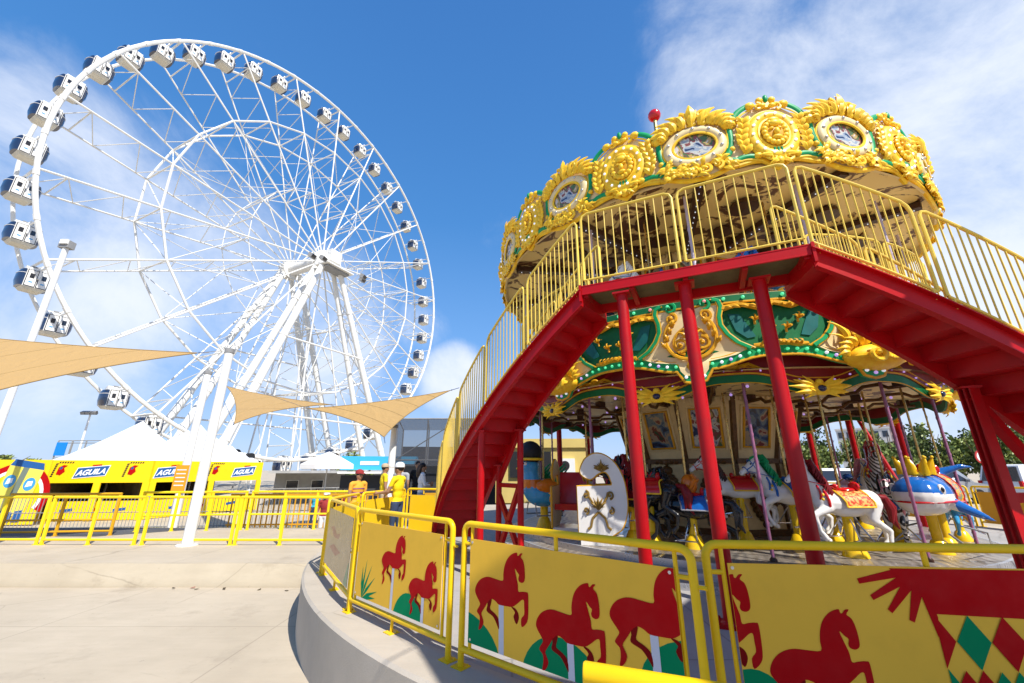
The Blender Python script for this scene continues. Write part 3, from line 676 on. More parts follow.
# ---- centre drums
def drum(name, r0, r1, z0, zm, z1, off):
    for k in range(12):
        a = off + 30 * k; hw0 = r0 * math.tan(R_(15)); hw1 = r1 * math.tan(R_(15))
        M = Matrix.Rotation(R_(a), 4, 'Z')
        root = None
        m = MB(); m.xf = M; m.mat(cream)
        m.add([(-hw0, -r0, z0), (hw0, -r0, z0), (hw0, -r0, zm), (-hw0, -r0, zm), (hw1, -r1, z1), (-hw1, -r1, z1)], [(0, 1, 2, 3), (3, 2, 4, 5)])
        m.mat(brown); m.bar((-hw0, -r0 - .02, zm), (hw0, -r0 - .02, zm), .10, .10); m.bar((-hw0, -r0 - .015, z0 + .06), (hw0, -r0 - .015, z0 + .06), .06, .12)
        m.bar((-hw0, -r0, z0), (-hw0, -r0, zm), .07, .07, (0, 1, 0)); m.bar((-hw0, -r0 - .01, zm), (-hw1, -r1 - .01, z1), .09, .09, (0, 1, 0))
        for i in range(5): m.sph((-.24 + .12 * i, -r0 - .05, zm - .02), (.07, .05, .045 + .03 * (i == 2)), 8, 6)
        m.mat(cream_lt)
        for i in range(9): x = -hw1 * .9 + i * hw1 * .225; m.box((x, -r1 - .01, z1 - .05), (.045, .05, .09))
        pan = m.build(name, car, smooth=30)
        # painted picture in a moulded frame on the slanted upper panel
        lo = Vector((0, -r0, zm)); up_ = (Vector((0, -r1, z1)) - lo); N = up_.cross(Vector((1, 0, 0))).normalized() * -1
        N = Vector((0, -abs(up_.z), -(abs(up_.y)) * (1 if r1 > r0 else -1))).normalized(); u2 = up_.normalized(); L = up_.length
        def sl(u, v, w): return M @ (lo + Vector((u, 0, 0)) + u2 * v + N * w)
        w_, v0, v1 = hw0 * .62, L * .22, L * .82
        m = MB(); m.mat(gold_dk); m.tube([sl(-w_, v0, .03), sl(w_, v0, .03), sl(w_, v1, .03), sl(-w_, v1, .03)], .03, 6, closed=True); m.mat(cream_lt); m.tube([sl(-w_ - .05, v0 - .05, .015), sl(w_ + .05, v0 - .05, .015), sl(w_ + .05, v1 + .05, .015), sl(-w_ - .05, v1 + .05, .015)], .03, 6, closed=True)
        f = m.build('picture_frame', pan)
        m = MB(); m.mat(paint_pic2 if k % 3 else paint_pic); m.add([sl(-w_, v0, .02), sl(w_, v0, .02), sl(w_, v1, .02), sl(-w_, v1, .02)], [(0, 1, 2, 3)]); m.build('picture', pan)
        # carved oval mirror frame on the lower panel
        zc = (z0 + zm) / 2; pts = [M @ Vector((.20 * cos(t * pi / 12), -r0 - .03, zc + .36 * sin(t * pi / 12))) for t in range(24)]
        m = MB(); m.mat(brown); m.tube(pts, .035, 6, closed=True)
        rnd = random.Random(k)
        for t in range(22):
            q = t * 2 * pi / 22; m.sph(M @ Vector((.25 * cos(q), -r0 - .03, zc + .42 * sin(q))), (.055, .045, .06), 7, 5)
        m.sph(M @ Vector((0, -r0 - .05, zc + .52)), (.12, .06, .10), 8, 6); m.sph(M @ Vector((0, -r0 - .05, zc - .5)), (.10, .06, .08), 8, 6)
        m.mat(maroon if k % 2 else blk_gl); m.poly([(.2 * cos(t * pi / 12), .36 * sin(t * pi / 12)) for t in range(24)], lambda u, v, w: M @ Vector((u, -r0 - .015 - w, zc + v)), .01); m.build('oval_mirror', pan)
drum('drum_panel', 1.72, 2.05, .26, 1.68, 2.97, 2)
drum('upper_drum_panel', 1.50, 1.62, 4.2, 5.3, 6.68, 8)

# ---- ornament helpers (local u, v, w)
def scroll(m, u, v, s, turn=1, w=.05, r=.035, loops=1.35, flip=1):
    """tapered spiral volute"""
    pts = []; rs = []; n = 22
    for i in range(n + 1):
        t = i / n; a = turn * (-.5 * pi + loops * 2 * pi * t); q = s * (1 - .82 * t)
        pts.append((u + flip * q * cos(a), v + q * sin(a), w + .02 * t)); rs.append(r * (1 - .45 * t))
    m.tube(pts, rs, 6)
    m.sph((u, v, w + .02), (s * .24, s * .24, .05), 8, 6)
def leaf(m, u, v, ang, L, w0=.04, curl=.6, r=.05, flat=.55):
    """acanthus frond: a keeled blade with three lobes, bent sideways"""
    for (da, l, rr) in ((0, 1.0, 1.0), (.42, .72, .62), (-.42, .72, .62)):
        if rr < 1 and L < .12: continue
        pts = []; rs = []; n = 6
        for i in range(n + 1):
            t = i / n; a = ang + da + curl * t * .5
            pts.append((u + l * L * t * cos(a), v + l * L * t * sin(a), w0 + .07 * sin(pi * t * .9) * rr + .02 * t)); rs.append(r * rr * (.35 + 1.0 * sin(pi * min(1, t * .85 + .1))) * (1 - .75 * t))
        m.tube(pts, rs, 4, flat=flat)
def band(m, pts, r=.04, flat=.6):
    m.tube(pts, r, 6, flat=flat)
def bez(p0, p1, p2, p3, n=12, w=.05):
    o = []
    for i in range(n + 1):
        t = i / n; q = [(1 - t) ** 3 * a + 3 * (1 - t) ** 2 * t * b + 3 * (1 - t) * t * t * c + t ** 3 * d for a, b, c, d in zip(p0, p1, p2, p3)]; o.append((q[0], q[1], w))
    return o
def ell(a, b, w, n=36, cu=0, cv=0): return [(cu + a * cos(2 * pi * i / n), cv + b * sin(2 * pi * i / n), w) for i in range(n)]
def mir(pts): return [(-p[0], p[1], p[2]) for p in pts]

# ---- crown: 26 boards, oval pictures and lobed medallions in turn
RC, ZC = 5.04, 6.82; CF = lambda p: curved(RC, ZC)((p if p.z <= 0 else Vector((p.x, p.y, p.z * .75)))); HALF = pi * RC / 26
def sagbot(u, lo): return lo + (.16) * smooth01(abs(u), .05, HALF)
def oval_board():
    m = MB(); m.fn = CF; m.mat(cream_lt)
    topf = lambda u: .40 + .24 * max(0, 1 - (u / .52) ** 2) ** .6
    botf = lambda u: -.64 + .13 * smooth01(abs(u), .1, HALF)
    m.strip(-HALF, HALF, 28, botf, topf, -.06, 0)
    m.mat(gold); m.tube([(u, topf(u), -.01) for u in [HALF * (i / 14 - 1) for i in range(29)]], .035, 6); m.tube([(u, botf(u), -.01) for u in [HALF * (i / 14 - 1) for i in range(29)]], .045, 6)
    base = m.build('rounding_board', None); base.parent = car
    m = MB(); m.fn = CF; m.mat(green)
    for f in (lambda p: p, mir):
        m.g = 'a' if f is mir else 'b'; m.mat(green); band(m, f(bez((.60, .44, 0), (.52, .32, 0), (.62, .05, 0), (.53, -.18, 0))), .042); band(m, f(bez((.53, -.18, 0), (.50, -.36, 0), (.34, -.36, 0), (.24, -.40, 0))), .05)
        m.g += '2'; band(m, f(bez((.62, -.44, 0), (.54, -.38, 0), (.46, -.40, 0), (.38, -.44, 0))), .04)
        m.g = m.g[0]; m.mat(gold); band(m, f(bez((.56, .44, 0), (.48, .32, 0), (.58, .05, 0), (.49, -.16, 0), w=.045)), .016); m.sph(f([(.585, .26, .06)])[0], (.07, .06, .06), 8, 6); m.sph(f([(.60, .40, .06)])[0], (.075, .06, .06), 8, 6); m.sph(f([(.56, -.2, .05)])[0], (.05, .05, .05), 8, 6)
    build_parts(m, 'green_ribbon', base)
    m = MB(); m.fn = CF; m.mat(cream_lt); m.tube(ell(.425, .335, .07), .075, 8, closed=True, flat=.7); m.mat(gold); m.tube(ell(.505, .405, .04), .022, 6, closed=True); m.tube(ell(.345, .262, .085), .026, 6, closed=True)
    m.mat(silver)
    for i in range(10): a = 2 * pi * (i + .5) / 10; m.sph((.428 * cos(a), .338 * sin(a), .125), .028, 8, 6)
    m.build('oval_frame', base)
    m = MB(); m.fn = CF; m.mat(paint_pic); m.poly([(p[0], p[1]) for p in ell(.34, .255, 0)], lambda u, v, w: (u, v, .03 + w), .015); m.build('picture', base)
    m = MB(); m.fn = CF; m.mat(gold); rnd = random.Random(4)
    for i in range(11):
        a = pi * (i / 10); u = .47 * cos(a); v = .27 + .16 * sin(a); L = .20 + .20 * sin(a); sg = -1 if u > 0 else 1
        leaf(m, u, v, pi / 2 + (a - pi / 2) * .7, L, .05, sg * (0 if i == 5 else 1.0), .085, .5)
        leaf(m, u * .96, v - .02, pi / 2 + (a - pi / 2) * .7 - sg * .25, L * .72, .11, sg * .9, .055, .6)
    for i in range(9): a = pi * (i / 8); m.tube([(.45 * cos(a + d) * (1 + .1 * cos(6 * d)), .26 + .19 * sin(a + d), .09) for d in (-.16, -.08, 0, .08, .16)], [.02, .045, .055, .045, .02], 6)
    for s in (-1, 1): scroll(m, s * .50, .36, .10, -s, .08, .04, 1.2); scroll(m, s * .17, .60, .11, s, .12, .04, 1.2)
    leaf(m, 0, .48, pi / 2, .36, .10, 0, .09, .6)
    m.build('acanthus_crest', base)
    m = MB(); m.fn = CF; m.mat(gold)
    for i in range(46):
        u = rnd.uniform(-.52, .52); v = -.50 + .10 * (u / .5) ** 2 + rnd.uniform(-.10, .11); leaf(m, u, v, rnd.uniform(0, 6.28), rnd.uniform(.12, .2), .05, rnd.uniform(-1.2, 1.2), .042)
    for s in (-1, 1): scroll(m, s * .30, -.46, .09, s, .09, .035, 1.2); scroll(m, s * .11, -.52, .09, -s, .09, .035, 1.2)
    m.build('garland', base); return base
def shield_board():
    m = MB(); m.fn = CF; m.mat(cream_lt)
    topf = lambda u: .38 + .26 * smooth01(HALF - abs(u), 0, HALF * .85)
    botf = lambda u: -.51 + .05 * sin(pi * abs(u) / HALF) - .12 * max(0, 1 - abs(u) / .22)
    m.strip(-HALF, HALF, 28, botf, topf, -.06, 0)
    m.mat(gold); m.tube([(u, botf(u), -.01) for u in [HALF * (i / 14 - 1) for i in range(29)]], .045, 6)
    base = m.build('rounding_board', None); base.parent = car
    m = MB(); m.fn = CF
    for f in (lambda p: p, mir):
        m.g = 'a' if f is mir else 'b'; m.mat(green); band(m, f(bez((.60, .34, 0), (.52, .55, 0), (.40, .60, 0), (.27, .66, 0))), .05); m.g += '2'; band(m, f(bez((.60, -.42, 0), (.48, -.36, 0), (.38, -.38, 0), (.28, -.42, 0))), .045)
        m.g = m.g[0]; m.mat(gold); band(m, f(bez((.56, .26, 0), (.50, .46, 0), (.38, .52, 0), (.27, .56, 0), w=.045)), .02); m.sph(f([(.27, .63, .06)])[0], (.085, .075, .07), 8, 6); m.sph(f([(.60, .30, .06)])[0], (.07, .07, .06), 8, 6); m.g += '2'; band(m, f(bez((.62, -.47, 0), (.46, -.42, 0), (.38, -.44, 0), (.22, -.50, 0), w=.04)), .02)
        m.sph(f([(.30, -.40, .06)])[0], (.07, .06, .06), 8, 6)
    build_parts(m, 'green_ribbon', base)
    m = MB(); m.fn = CF; m.mat(gold)
    for s in (-1, 1):
        m.g = s
        for i in range(6):
            v = -.30 + .115 * i; u = s * (.44 + .035 * sin(i)); leaf(m, u + s * .05, v - .02, pi / 2 + s * .9, .21, .04, -s * .5, .055); leaf(m, u + s * .03, v, pi / 2 - s * .75, .17, .05, s * .5, .05)
        m.sph((s * .52, .36, .04), (.05, .06, .04), 8, 6)
    build_parts(m, 'leaf_spray', base)
    m = MB(); m.fn = CF; m.mat(gold); m.tube(ell(.325, .40, .08), .085, 8, closed=True, flat=.6); m.mat(gold); m.tube(ell(.415, .485, .05), .030, 6, closed=True); m.tube(ell(.235, .295, .10), .028, 6, closed=True)
    m.mat(bulb_w)
    for i in range(14): a = 2 * pi * i / 14; m.sph((.325 * cos(a), .40 * sin(a), .135), .026, 7, 5)
    m.mat(green); m.tube(ell(.225, .285, .07), .022, 5, closed=True)
    m.mat(gold_dk); m.sph((0, 0, .06), (.215, .27, .12), 18, 12); m.mat(gold)
    for i in range(16): a = 2 * pi * i / 16; m.sph((.165 * cos(a), .21 * sin(a) - .01, .15), (.05, .055, .045), 7, 5)
    m.sph((0, -.03, .20), (.045, .075, .05), 8, 6); m.sph((.06, .045, .185), (.04, .028, .03), 7, 5); m.sph((-.06, .045, .185), (.04, .028, .03), 7, 5); m.sph((0, -.13, .18), (.075, .045, .05), 8, 6); m.sph((0, .15, .18), (.09, .07, .06), 8, 6); m.sph((0, .23, .16), (.10, .06, .05), 8, 6)
    m.build('medallion', base)
    m = MB(); m.fn = CF; m.mat(gold)
    for s in (-1, 1): m.sph((s * .10, .73, .06), (.062, .062, .06), 8, 6); scroll(m, s * .15, .60, .08, s, .07, .03, 1.1); m.sph((s * .08, .60, .08), (.06, .05, .05), 8, 6)
    m.box((0, .66, .03), (.10, .16, .08)); m.mat(green); m.sph((0, .755, .07), (.042, .085, .045), 8, 6); m.build('finial', base)
    m = MB(); m.fn = CF; m.mat(gold)
    for s in (-1, 1):
        scroll(m, s * .13, -.47, .10, -s, .08, .036, 1.2); leaf(m, s * .05, -.40, -pi / 2 + s * 1.2, .26, .06, s * .6, .05); leaf(m, s * .04, -.5, -pi / 2 + s * .5, .17, .07, s * .8, .05); m.sph((s * .22, -.40, .07), .05, 8, 6)
    m.sph((0, -.54, .08), (.075, .085, .07), 8, 6); m.mat(green)
    for s in (-1, 0, 1): m.tube([(s * .05, -.30, .12), (s * .07, -.42, .11)], .018, 5)
    m.build('scroll_tip', base); return base
ob, sb = oval_board(), shield_board()
PH0 = -2.05 + 1.5 * 360 / 26 - 0 + .4
for k in range(26):
    src = ob if k % 2 == 0 else sb
    o = src if k < 2 else copy_tree(src, car)
    o.rotation_euler = (0, 0, R_(5.5 + (k) * 360 / 26))
# soffit lip between crown and ceiling
m = MB(); m.mat(cream); m.lathe([(4.96, 6.35), (5.0, 6.24), (5.04, 6.24)], n=104); m.build('crown_lip', car)

# ---- lower rounding boards: 12 bays
RL = 4.70; LF = curved(RL, 0); LH = RL * R_(15)
def zb(u):
    a = abs(u)
    if a < .16: return 2.77 + .25 * a
    if a < .25: return 2.81 + (a - .16) * 1.9
    return 2.98 + .16 * sin(pi / 2 * smooth01(a, .25, LH))
def lower_bay(bulge):
    m = MB(); m.fn = LF; m.mat(green_dk); m.strip(-LH, LH, 36, lambda u: zb(u) + .15, lambda u: 4.12, -.05, 0)
    m.mat(green); m.strip(-LH, LH, 48, zb, lambda u: zb(u) + .15, -.06, .025)
    us = [LH * (i / 24 - 1) for i in range(49)]
    m.mat(gold_dk); m.tube([(u, zb(u), .02) for u in us], .022, 6); m.tube([(u, zb(u) + .155, .02) for u in us], .018, 6)
    m.mat(green_dk); m.strip(-LH, LH, 24, lambda u: 4.02, lambda u: 4.14, 0, .05); m.mat(gold_dk); m.tube([(u, 4.02, .04) for u in us], .02, 6)
    base = m.build('lower_rounding_board', car)
    m = MB(); m.fn = LF; m.mat(teal)
    for s in (-1, 1): m.g = s; m.poly([(s * x, z) for x, z in [(.58, 3.84), (.74, 3.82), (.84, 3.62), (.92, 3.44), (.80, 3.42), (.66, 3.55)]], lambda u, v, w: (u, v, .012 + w), .006)
    m.mat(gold_dk)
    for s in (-1, 1):
        m.g = s
        for (x, z) in ((.93, 3.70), (1.12, 3.55)):
            for a in (pi / 2, pi / 2 + 1.15, pi / 2 - 1.15): leaf(m, s * x, z, a, .085, .025, 0, .03)
            m.tube([(s * x, z - .07, .03), (s * x, z, .03)], .018, 5)
        m.tube([(s * .50, 3.93, .04), (s * .75, 3.97, .06), (s * 1.0, 3.90, .05), (s * LH, 3.97, .05)], [.05, .035, .05, .04], 6)
        for i in range(6): leaf(m, s * (.55 + .11 * i), 3.95, -pi / 2 + s * .8, .11, .045, s * .6, .035)
        m.tube([(s * .86, 3.30, .03), (s * 1.0, 3.29, .04), (s * LH, 3.34, .04)], [.025, .045, .035], 6)
        for i in range(4): leaf(m, s * (.95 + .07 * i), 3.30, pi / 2 - s * .9, .08, .04, s * .4, .03)
    build_parts(m, 'gilded_swag', base)
    m = MB(); m.fn = LF; m.mat(cream_lt)
    side = [(.36, 4.10), (.44, 4.06), (.46, 3.96), (.42, 3.80), (.42, 3.66), (.49, 3.50), (.60, 3.36), (.76, 3.25)]
    low = [(.60, 3.17), (.40, 3.13), (.22, 3.10), (.20, 2.98), (.14, 2.90)]
    pts = [(x, z) for x, z in side + low] + [(-x, z) for x, z in reversed(side + low)] + [(-.20, 4.0), (0, 3.96), (.20, 4.0)]
    m.poly(pts, lambda u, v, w: (u, v, .026 + w), .02)
    for s in (-1, 1):
        m.mat(green); q = [(s * x * 1.06, z, .06) for x, z in side]; m.tube(q, .042, 6, flat=.7); m.mat(gold_dk); m.tube([(p[0] * .93, p[1], .065) for p in q], .014, 5); m.tube([(p[0] * 1.075, p[1], .065) for p in q], .014, 5)
        m.mat(green); scroll(m, s * .25, 4.04, .10, s, .06, .03, 1.1)
    m.build('shield', base)
    m = MB(); m.fn = LF; m.mat(gold_dk)
    for s in (-1, 1):
        m.tube(bez((s * .05, 3.16, 0), (s * .42, 3.20, 0), (s * .46, 3.66, 0), (s * .22, 3.84, 0), 16, .06), [.03] * 17, 6); scroll(m, s * .25, 3.86, .10, s, .06, .028, 1.3); scroll(m, s * .16, 3.40, .12, -s, .06, .028, 1.3)
        m.tube(bez((s * .10, 3.24, 0), (s * .30, 3.30, 0), (s * .30, 3.55, 0), (s * .10, 3.66, 0), 12, .055), .022, 6)
        for i in range(4): leaf(m, s * (.36 - .04 * i), 3.38 + .11 * i, pi / 2 - s * (.8 - .3 * i), .13, .05, s * .4, .028)
    for i in range(5): leaf(m, 0, 3.5, pi / 2 + (i - 2) * .5, .20, .05, 0, .035)
    m.sph((0, 3.72, .06), (.06, .08, .04), 8, 6); m.sph((0, 3.05, .05), (.11, .09, .03), 8, 6)
    if bulge:
        m.mat(gold); m.sph((0, 3.06, .08), (.44, .19, .24), 22, 14); [m.tube([(.44 * cos(q) * .9, 3.06 + .19 * sin(q) * .5, .10), (.3 * cos(q), 3.03, .30), (0, 3.0, .335)], [.03, .035, .02], 5) for q in [pi * i / 8 for i in range(9)]]; rnd = random.Random(2)
        for i in range(13): a = pi * i / 12; leaf(m, .42 * cos(a), 3.10 + .16 * sin(a), a, .20, .16, .5, .055)
        for s in (-1, 1): scroll(m, s * .22, 3.05, .14, s, .36, .04, 1.3); leaf(m, s * .15, 3.2, pi / 2 - s * .4, .5, .14, s * .8, .06); leaf(m, s * .35, 3.25, pi / 2 - s * .2, .42, .10, -s * .9, .05); scroll(m, s * .30, 3.75, .13, s, .10, .04, 1.2)
    m.build('scroll_ornament', base)
    return base
def bulb_spots():
    o = []
    for i in range(19):
        u = -LH + 2 * LH * (i + .5) / 19; o.append((u, zb(u) + .075, .05, .026, (bulb_w, bulb_v, bulb_w, bulb_g)[i % 4] if abs(u) < .8 else bulb_g))
    for i in range(9): o.append((-LH + 2 * LH * (i + .5) / 9, 4.08, .075, .028, (bulb_g, bulb_g, bulb_r)[i % 3]))
    return o
ba, bb = lower_bay(False), lower_bay(True)
bays = []
for k in range(12):
    src = (ba, bb)[k % 2]; o = src if k < 2 else copy_tree(src, car); o.rotation_euler = (0, 0, R_(30 * k)); bays.append(o)
for k in (0, 1, 11):
    for (u, v, w, r, mt) in bulb_spots(): m = MB(); m.fn = LF; m.mat(mt); m.sph((u, v, w), r, 8, 6); m.build('light_bulb', bays[k])
m = MB()
for k in range(2, 11):
    Rk = Matrix.Rotation(R_(30 * k), 4, 'Z'); m.fn = lambda p, Rk=Rk: Rk @ Vector(LF(p))
    for (u, v, w, r, mt) in bulb_spots(): m.mat(mt); m.sph((u, v, w), r, 6, 4)
tag(m.build('light_bulbs', car), kind='stuff')

# ---- inner maroon frieze with gold cartouches
RF = 4.42; FF = curved(RF, 0); FH = RF * R_(15)
def frieze_bay():
    fb = lambda u: 2.60 + .20 * sin(pi / 2 * smooth01(abs(u), .12, FH))
    m = MB(); m.fn = FF; m.mat(green_dk); m.strip(-FH, FH, 30, fb, lambda u: fb(u) + .14, -.05, 0); m.mat(maroon); m.strip(-FH, FH, 30, lambda u: fb(u) + .12, lambda u: 3.24, -.045, .012)
    us = [FH * (i / 20 - 1) for i in range(41)]
    m.mat(gold_dk); m.tube([(u, fb(u) + .14, .015) for u in us], .014, 5); m.tube([(u, fb(u) + .235, .015) for u in us], .010, 5); m.tube([(u, fb(u) + .0, -.01) for u in us], .012, 5)
    m.mat(bulb_v)
    for i in range(9): u = -FH + 2 * FH * (i + .5) / 9; m.sph((u, fb(u) + .19, .025), .016, 6, 4)
    m.mat(gold_dk)
    for s in (-1, 1): m.tube([(s * FH * .99, 3.02, .02), (s * FH * .8, 3.08, .03), (s * FH * .65, 3.0, .02)], [.04, .025, .012], 5)
    m.sph((FH, 3.06, .02), (.10, .07, .04), 8, 6)
    base = m.build('frieze', car)
    m = MB(); m.fn = FF; m.mat(gold)
    m.sph((0, 2.66, .03), (.27, .10, .06), 14, 8)
    for s in (-1, 1):
        for (v_, an, L_, r_) in ((2.665, .02, .40, .055), (2.70, .22, .33, .05), (2.63, -.16, .33, .05)): leaf(m, s * .05, v_, an if s > 0 else pi - an, L_, .03, s * .15, r_)
        scroll(m, s * .15, 2.72, .05, s, .06, .02, 1.1)
    m.sph((0, 2.76, .05), (.06, .05, .04), 8, 6); m.mat(mat('dark sapphire gem', (.01, .012, .05), .08, coat=.8)); m.sph((0, 2.66, .08), (.065, .052, .045), 12, 8); m.build('gem_cartouche', base); return base
f0 = frieze_bay()
for k in range(12):
    o = f0 if k == 0 else copy_tree(f0, car); o.rotation_euler = (0, 0, R_(-8 + 30 * k))

# ---- poles between floor and ceiling
def twist_pole(p, z0, z1, m_, r=.03, name='sweep_pole'):
    m = MB(); m.mat(m_); m.cyl((p.x, p.y, z0), (p.x, p.y, z1), r, 10); n = int((z1 - z0) / .03)
    m.tube([(p.x + r * 1.02 * cos(i * .75), p.y + r * 1.02 * sin(i * .75), z0 + (z1 - z0) * i / n) for i in range(n + 1)], r * .28, 4, caps=False); m.mat(brown_dk); m.lathe([(r * 2.2, z0), (r * 2.2, z0 + .03), (r * 1.2, z0 + .06)], (p.x, p.y, 0), 10); return m.build(name, car)
for a in (-58, -27.8, 9.3, 39.8, 69, 100, 130, 160, -95, -125, -155): twist_pole(pc(a, 4.18), .26, 2.98, purple, .023)
for a in (-21, 3, 27, 51, 75, -45, -69): twist_pole(pc(a, 4.45), 4.2, 6.3, mat('lilac pole', (.5, .42, .5), .3), .026)
# upper deck railing behind the landing
# structural posts at the back that carry the upper floor
for a in (112, 128, 142, -112, -128):
    q = pc(a, 4.75); m = MB(); m.mat(red_steel); m.cyl((q.x, q.y, 0), (q.x, q.y, 4.05), .085, 14); m.lathe([(.16, .0), (.16, .02), (.09, .03)], (q.x, q.y, 0), 12); m.build('post', car)
m = MB(); m.mat(red_steel); q0, q1 = pc(112, 4.75, .2), pc(128, 4.75, 3.6); m.cyl(q0, q1, .05, 8); m.build('brace', car)
# ================================================================== STAIRCASE round the front of the carousel
st = empty('staircase', (4.87, 10.43, 0), -BETA)
tag(st, 'red steel double staircase with pale yellow railings curving up to a landing before the carousel', 'staircase')
RO, RI, ZL, PHL = 6.6, 5.8, 3.87, .20                 # outer, inner radius, landing height, half angle (rad)
SLOPE = {-1: 4.77, 1: 4.25}
def sp(side, a, r, z=0.0):                              # a in radians away from the landing centre
    return Vector((side * r * sin(a), -r * cos(a), z))
def zs(side, a): return ZL - SLOPE[side] * (a - PHL)
grate = mat('olive landing plate', (.20, .17, .07), .6, var=.4, vscale=3)
# landing: front edge straight between the corners
cl, cr = sp(-1, PHL, RO), sp(1, PHL, RO); il, ir = sp(-1, PHL, 5.80), sp(1, PHL, 5.80)
FY = cl.y; IY = -5.80
m = MB(); m.mat(grate); m.box((0, (FY + IY) / 2, ZL + .02), (cr.x - cl.x - .02, abs(FY - IY) - .06, .03)); m.build('landing_plate', st)
m = MB(); m.mat(red_steel)
def channel(mb, pts, outw, h=.24, web=.02, fl=.075):
    """C-section swept along pts (top edge); outw(i) gives the side the flanges stick out to"""
    vs = []; fs = []; prof = [(0, 0), (fl, 0), (fl, -.014), (web, -.018), (web, -h + .018), (fl, -h + .014), (fl, -h), (0, -h)]; k = len(prof)
    for i, p in enumerate(pts):
        o = Vector(outw(i))
        for (a, z) in prof: vs.append(p + o * a + Vector((0, 0, z)))
    for i in range(len(pts) - 1):
        for j in range(k): l = (j + 1) % k; fs.append((i * k + j, (i + 1) * k + j, (i + 1) * k + l, i * k + l))
    fs.append(tuple(range(k))); fs.append(tuple((len(pts) - 1) * k + j for j in range(k - 1, -1, -1))); mb.add(vs, fs)
channel(m, [Vector((cl.x, FY + .01, ZL + .05)), Vector((cr.x, FY + .01, ZL + .05))], lambda i: (0, -1, 0), h=.135, fl=.025); m.box((cr.x + .02, FY - .0, ZL - .06), (.03, .07, .24)); m.box((cl.x - .02, FY, ZL - .06), (.03, .07, .24)); m.build('front_beam', st)
m = MB(); m.mat(red_steel)
for x in (cl.x + .04, cl.x * .5, 0, cr.x * .5, cr.x - .04): m.bar((x, FY + .03, ZL - .06), (x, IY, ZL - .06), .06, .10)
m.build('joists', st)
m = MB(); m.mat(red_steel); m.bar((cl.x, IY, ZL - .06), (cr.x, IY, ZL - .06), .06, .13); m.build('cross_beam', st)
def column(name, p, z1, r, square=False):
    m = MB(); m.mat(red_steel)
    if square:
        m.box((p.x, p.y, z1 / 2), (r * .35, r * 2, z1), rz=atan2(p.y, p.x)); m.box((p.x, p.y, z1 / 2), (r * 2, r * .3, z1), rz=atan2(p.y, p.x) + pi / 2)
        for s in (-1, 1):
            d = Vector((p.x, p.y, 0)).normalized() * r * s; m.box((p.x + d.x, p.y + d.y, z1 / 2), (r * .3, r * 2, z1), rz=atan2(p.y, p.x))
    else: m.cyl((p.x, p.y, 0), (p.x, p.y, z1), r, 18)
    m.box((p.x, p.y, .012), (r * 3.6, r * 3.6, .024)); m.lathe([(r * 1.35, .024), (r * 1.02, .05)], (p.x, p.y, 0), 14); [m.tube([(p.x + dx * r * 1.45, p.y + dy * r * 1.45, .02), (p.x + dx * r * 1.45, p.y + dy * r * 1.45, .05)], .012, 6) for dx in (-1, 1) for dy in (-1, 1)]; m.box((p.x, p.y, z1 - .012), (r * 3, r * 3, .024)); return m.build(name, st)
def wl(x, y):                                           # world plan -> staircase plan
    dx, dy = x - 4.87, y - 10.43; return Vector((dx * cos(BETA) - dy * sin(BETA), dx * sin(BETA) + dy * cos(BETA), 0))
column('column', Vector((-.02, -6.26, 0)), ZL - .085, .078); column('column', wl(1.473, 4.987), ZL - .12, .073); column('column', wl(3.06, 4.56), ZL - .12, .078)
for side in (-1, 1):
    a1 = PHL + ZL / SLOPE[side]; NST = 20; da = (a1 - PHL) / NST; n = 44
    aa = [PHL + (a1 - PHL) * i / n for i in range(n + 1)]
    for r, s in ((RO, 1), (RI, -1)):
        m = MB(); m.mat(red_steel); pts = [sp(side, a, r - (.02 if s > 0 else -.02), zs(side, a)) for a in aa]
        channel(m, pts, lambda i: sp(side, aa[i], s), h=.25); m.build('stringer', st)
    for k in range(NST):
        b0, b1 = PHL + k * da, PHL + (k + 1) * da; zt = ZL - (k + 1) * ZL / NST + .02
        if zt < .03: continue
        m = MB(); m.mat(red_steel); vs = []
        for (a, z0, z1) in ((b0, zt - .03, zt), ((b0 + b1) / 2, zt - .03, zt), (b1 + .004, zt - .03, zt)):
            for r in (RI + .02, RO - .03): vs += [sp(side, a, r, z0), sp(side, a, r, z1)]
        fs = []
        for i in (0, 4): fs += [(i, i + 2, i + 6, i + 4), (i + 1, i + 5, i + 7, i + 3), (i, i + 4, i + 5, i + 1), (i + 2, i + 3, i + 7, i + 6)]
        fs += [(0, 1, 3, 2), (8, 10, 11, 9)]; m.add(vs, fs)
        e = [sp(side, b0, r, z) for r in (RI + .02, RO - .03) for z in (zt, zt + ZL / NST - .03)]; e2 = [sp(side, b0 + .0035, r, z) for r in (RI + .02, RO - .03) for z in (zt, zt + ZL / NST - .03)]
        m.add(e + e2, [(0, 1, 3, 2), (4, 6, 7, 5), (0, 4, 5, 1), (2, 3, 7, 6), (0, 2, 6, 4), (1, 5, 7, 3)])
        m.build('step', st, smooth=20)
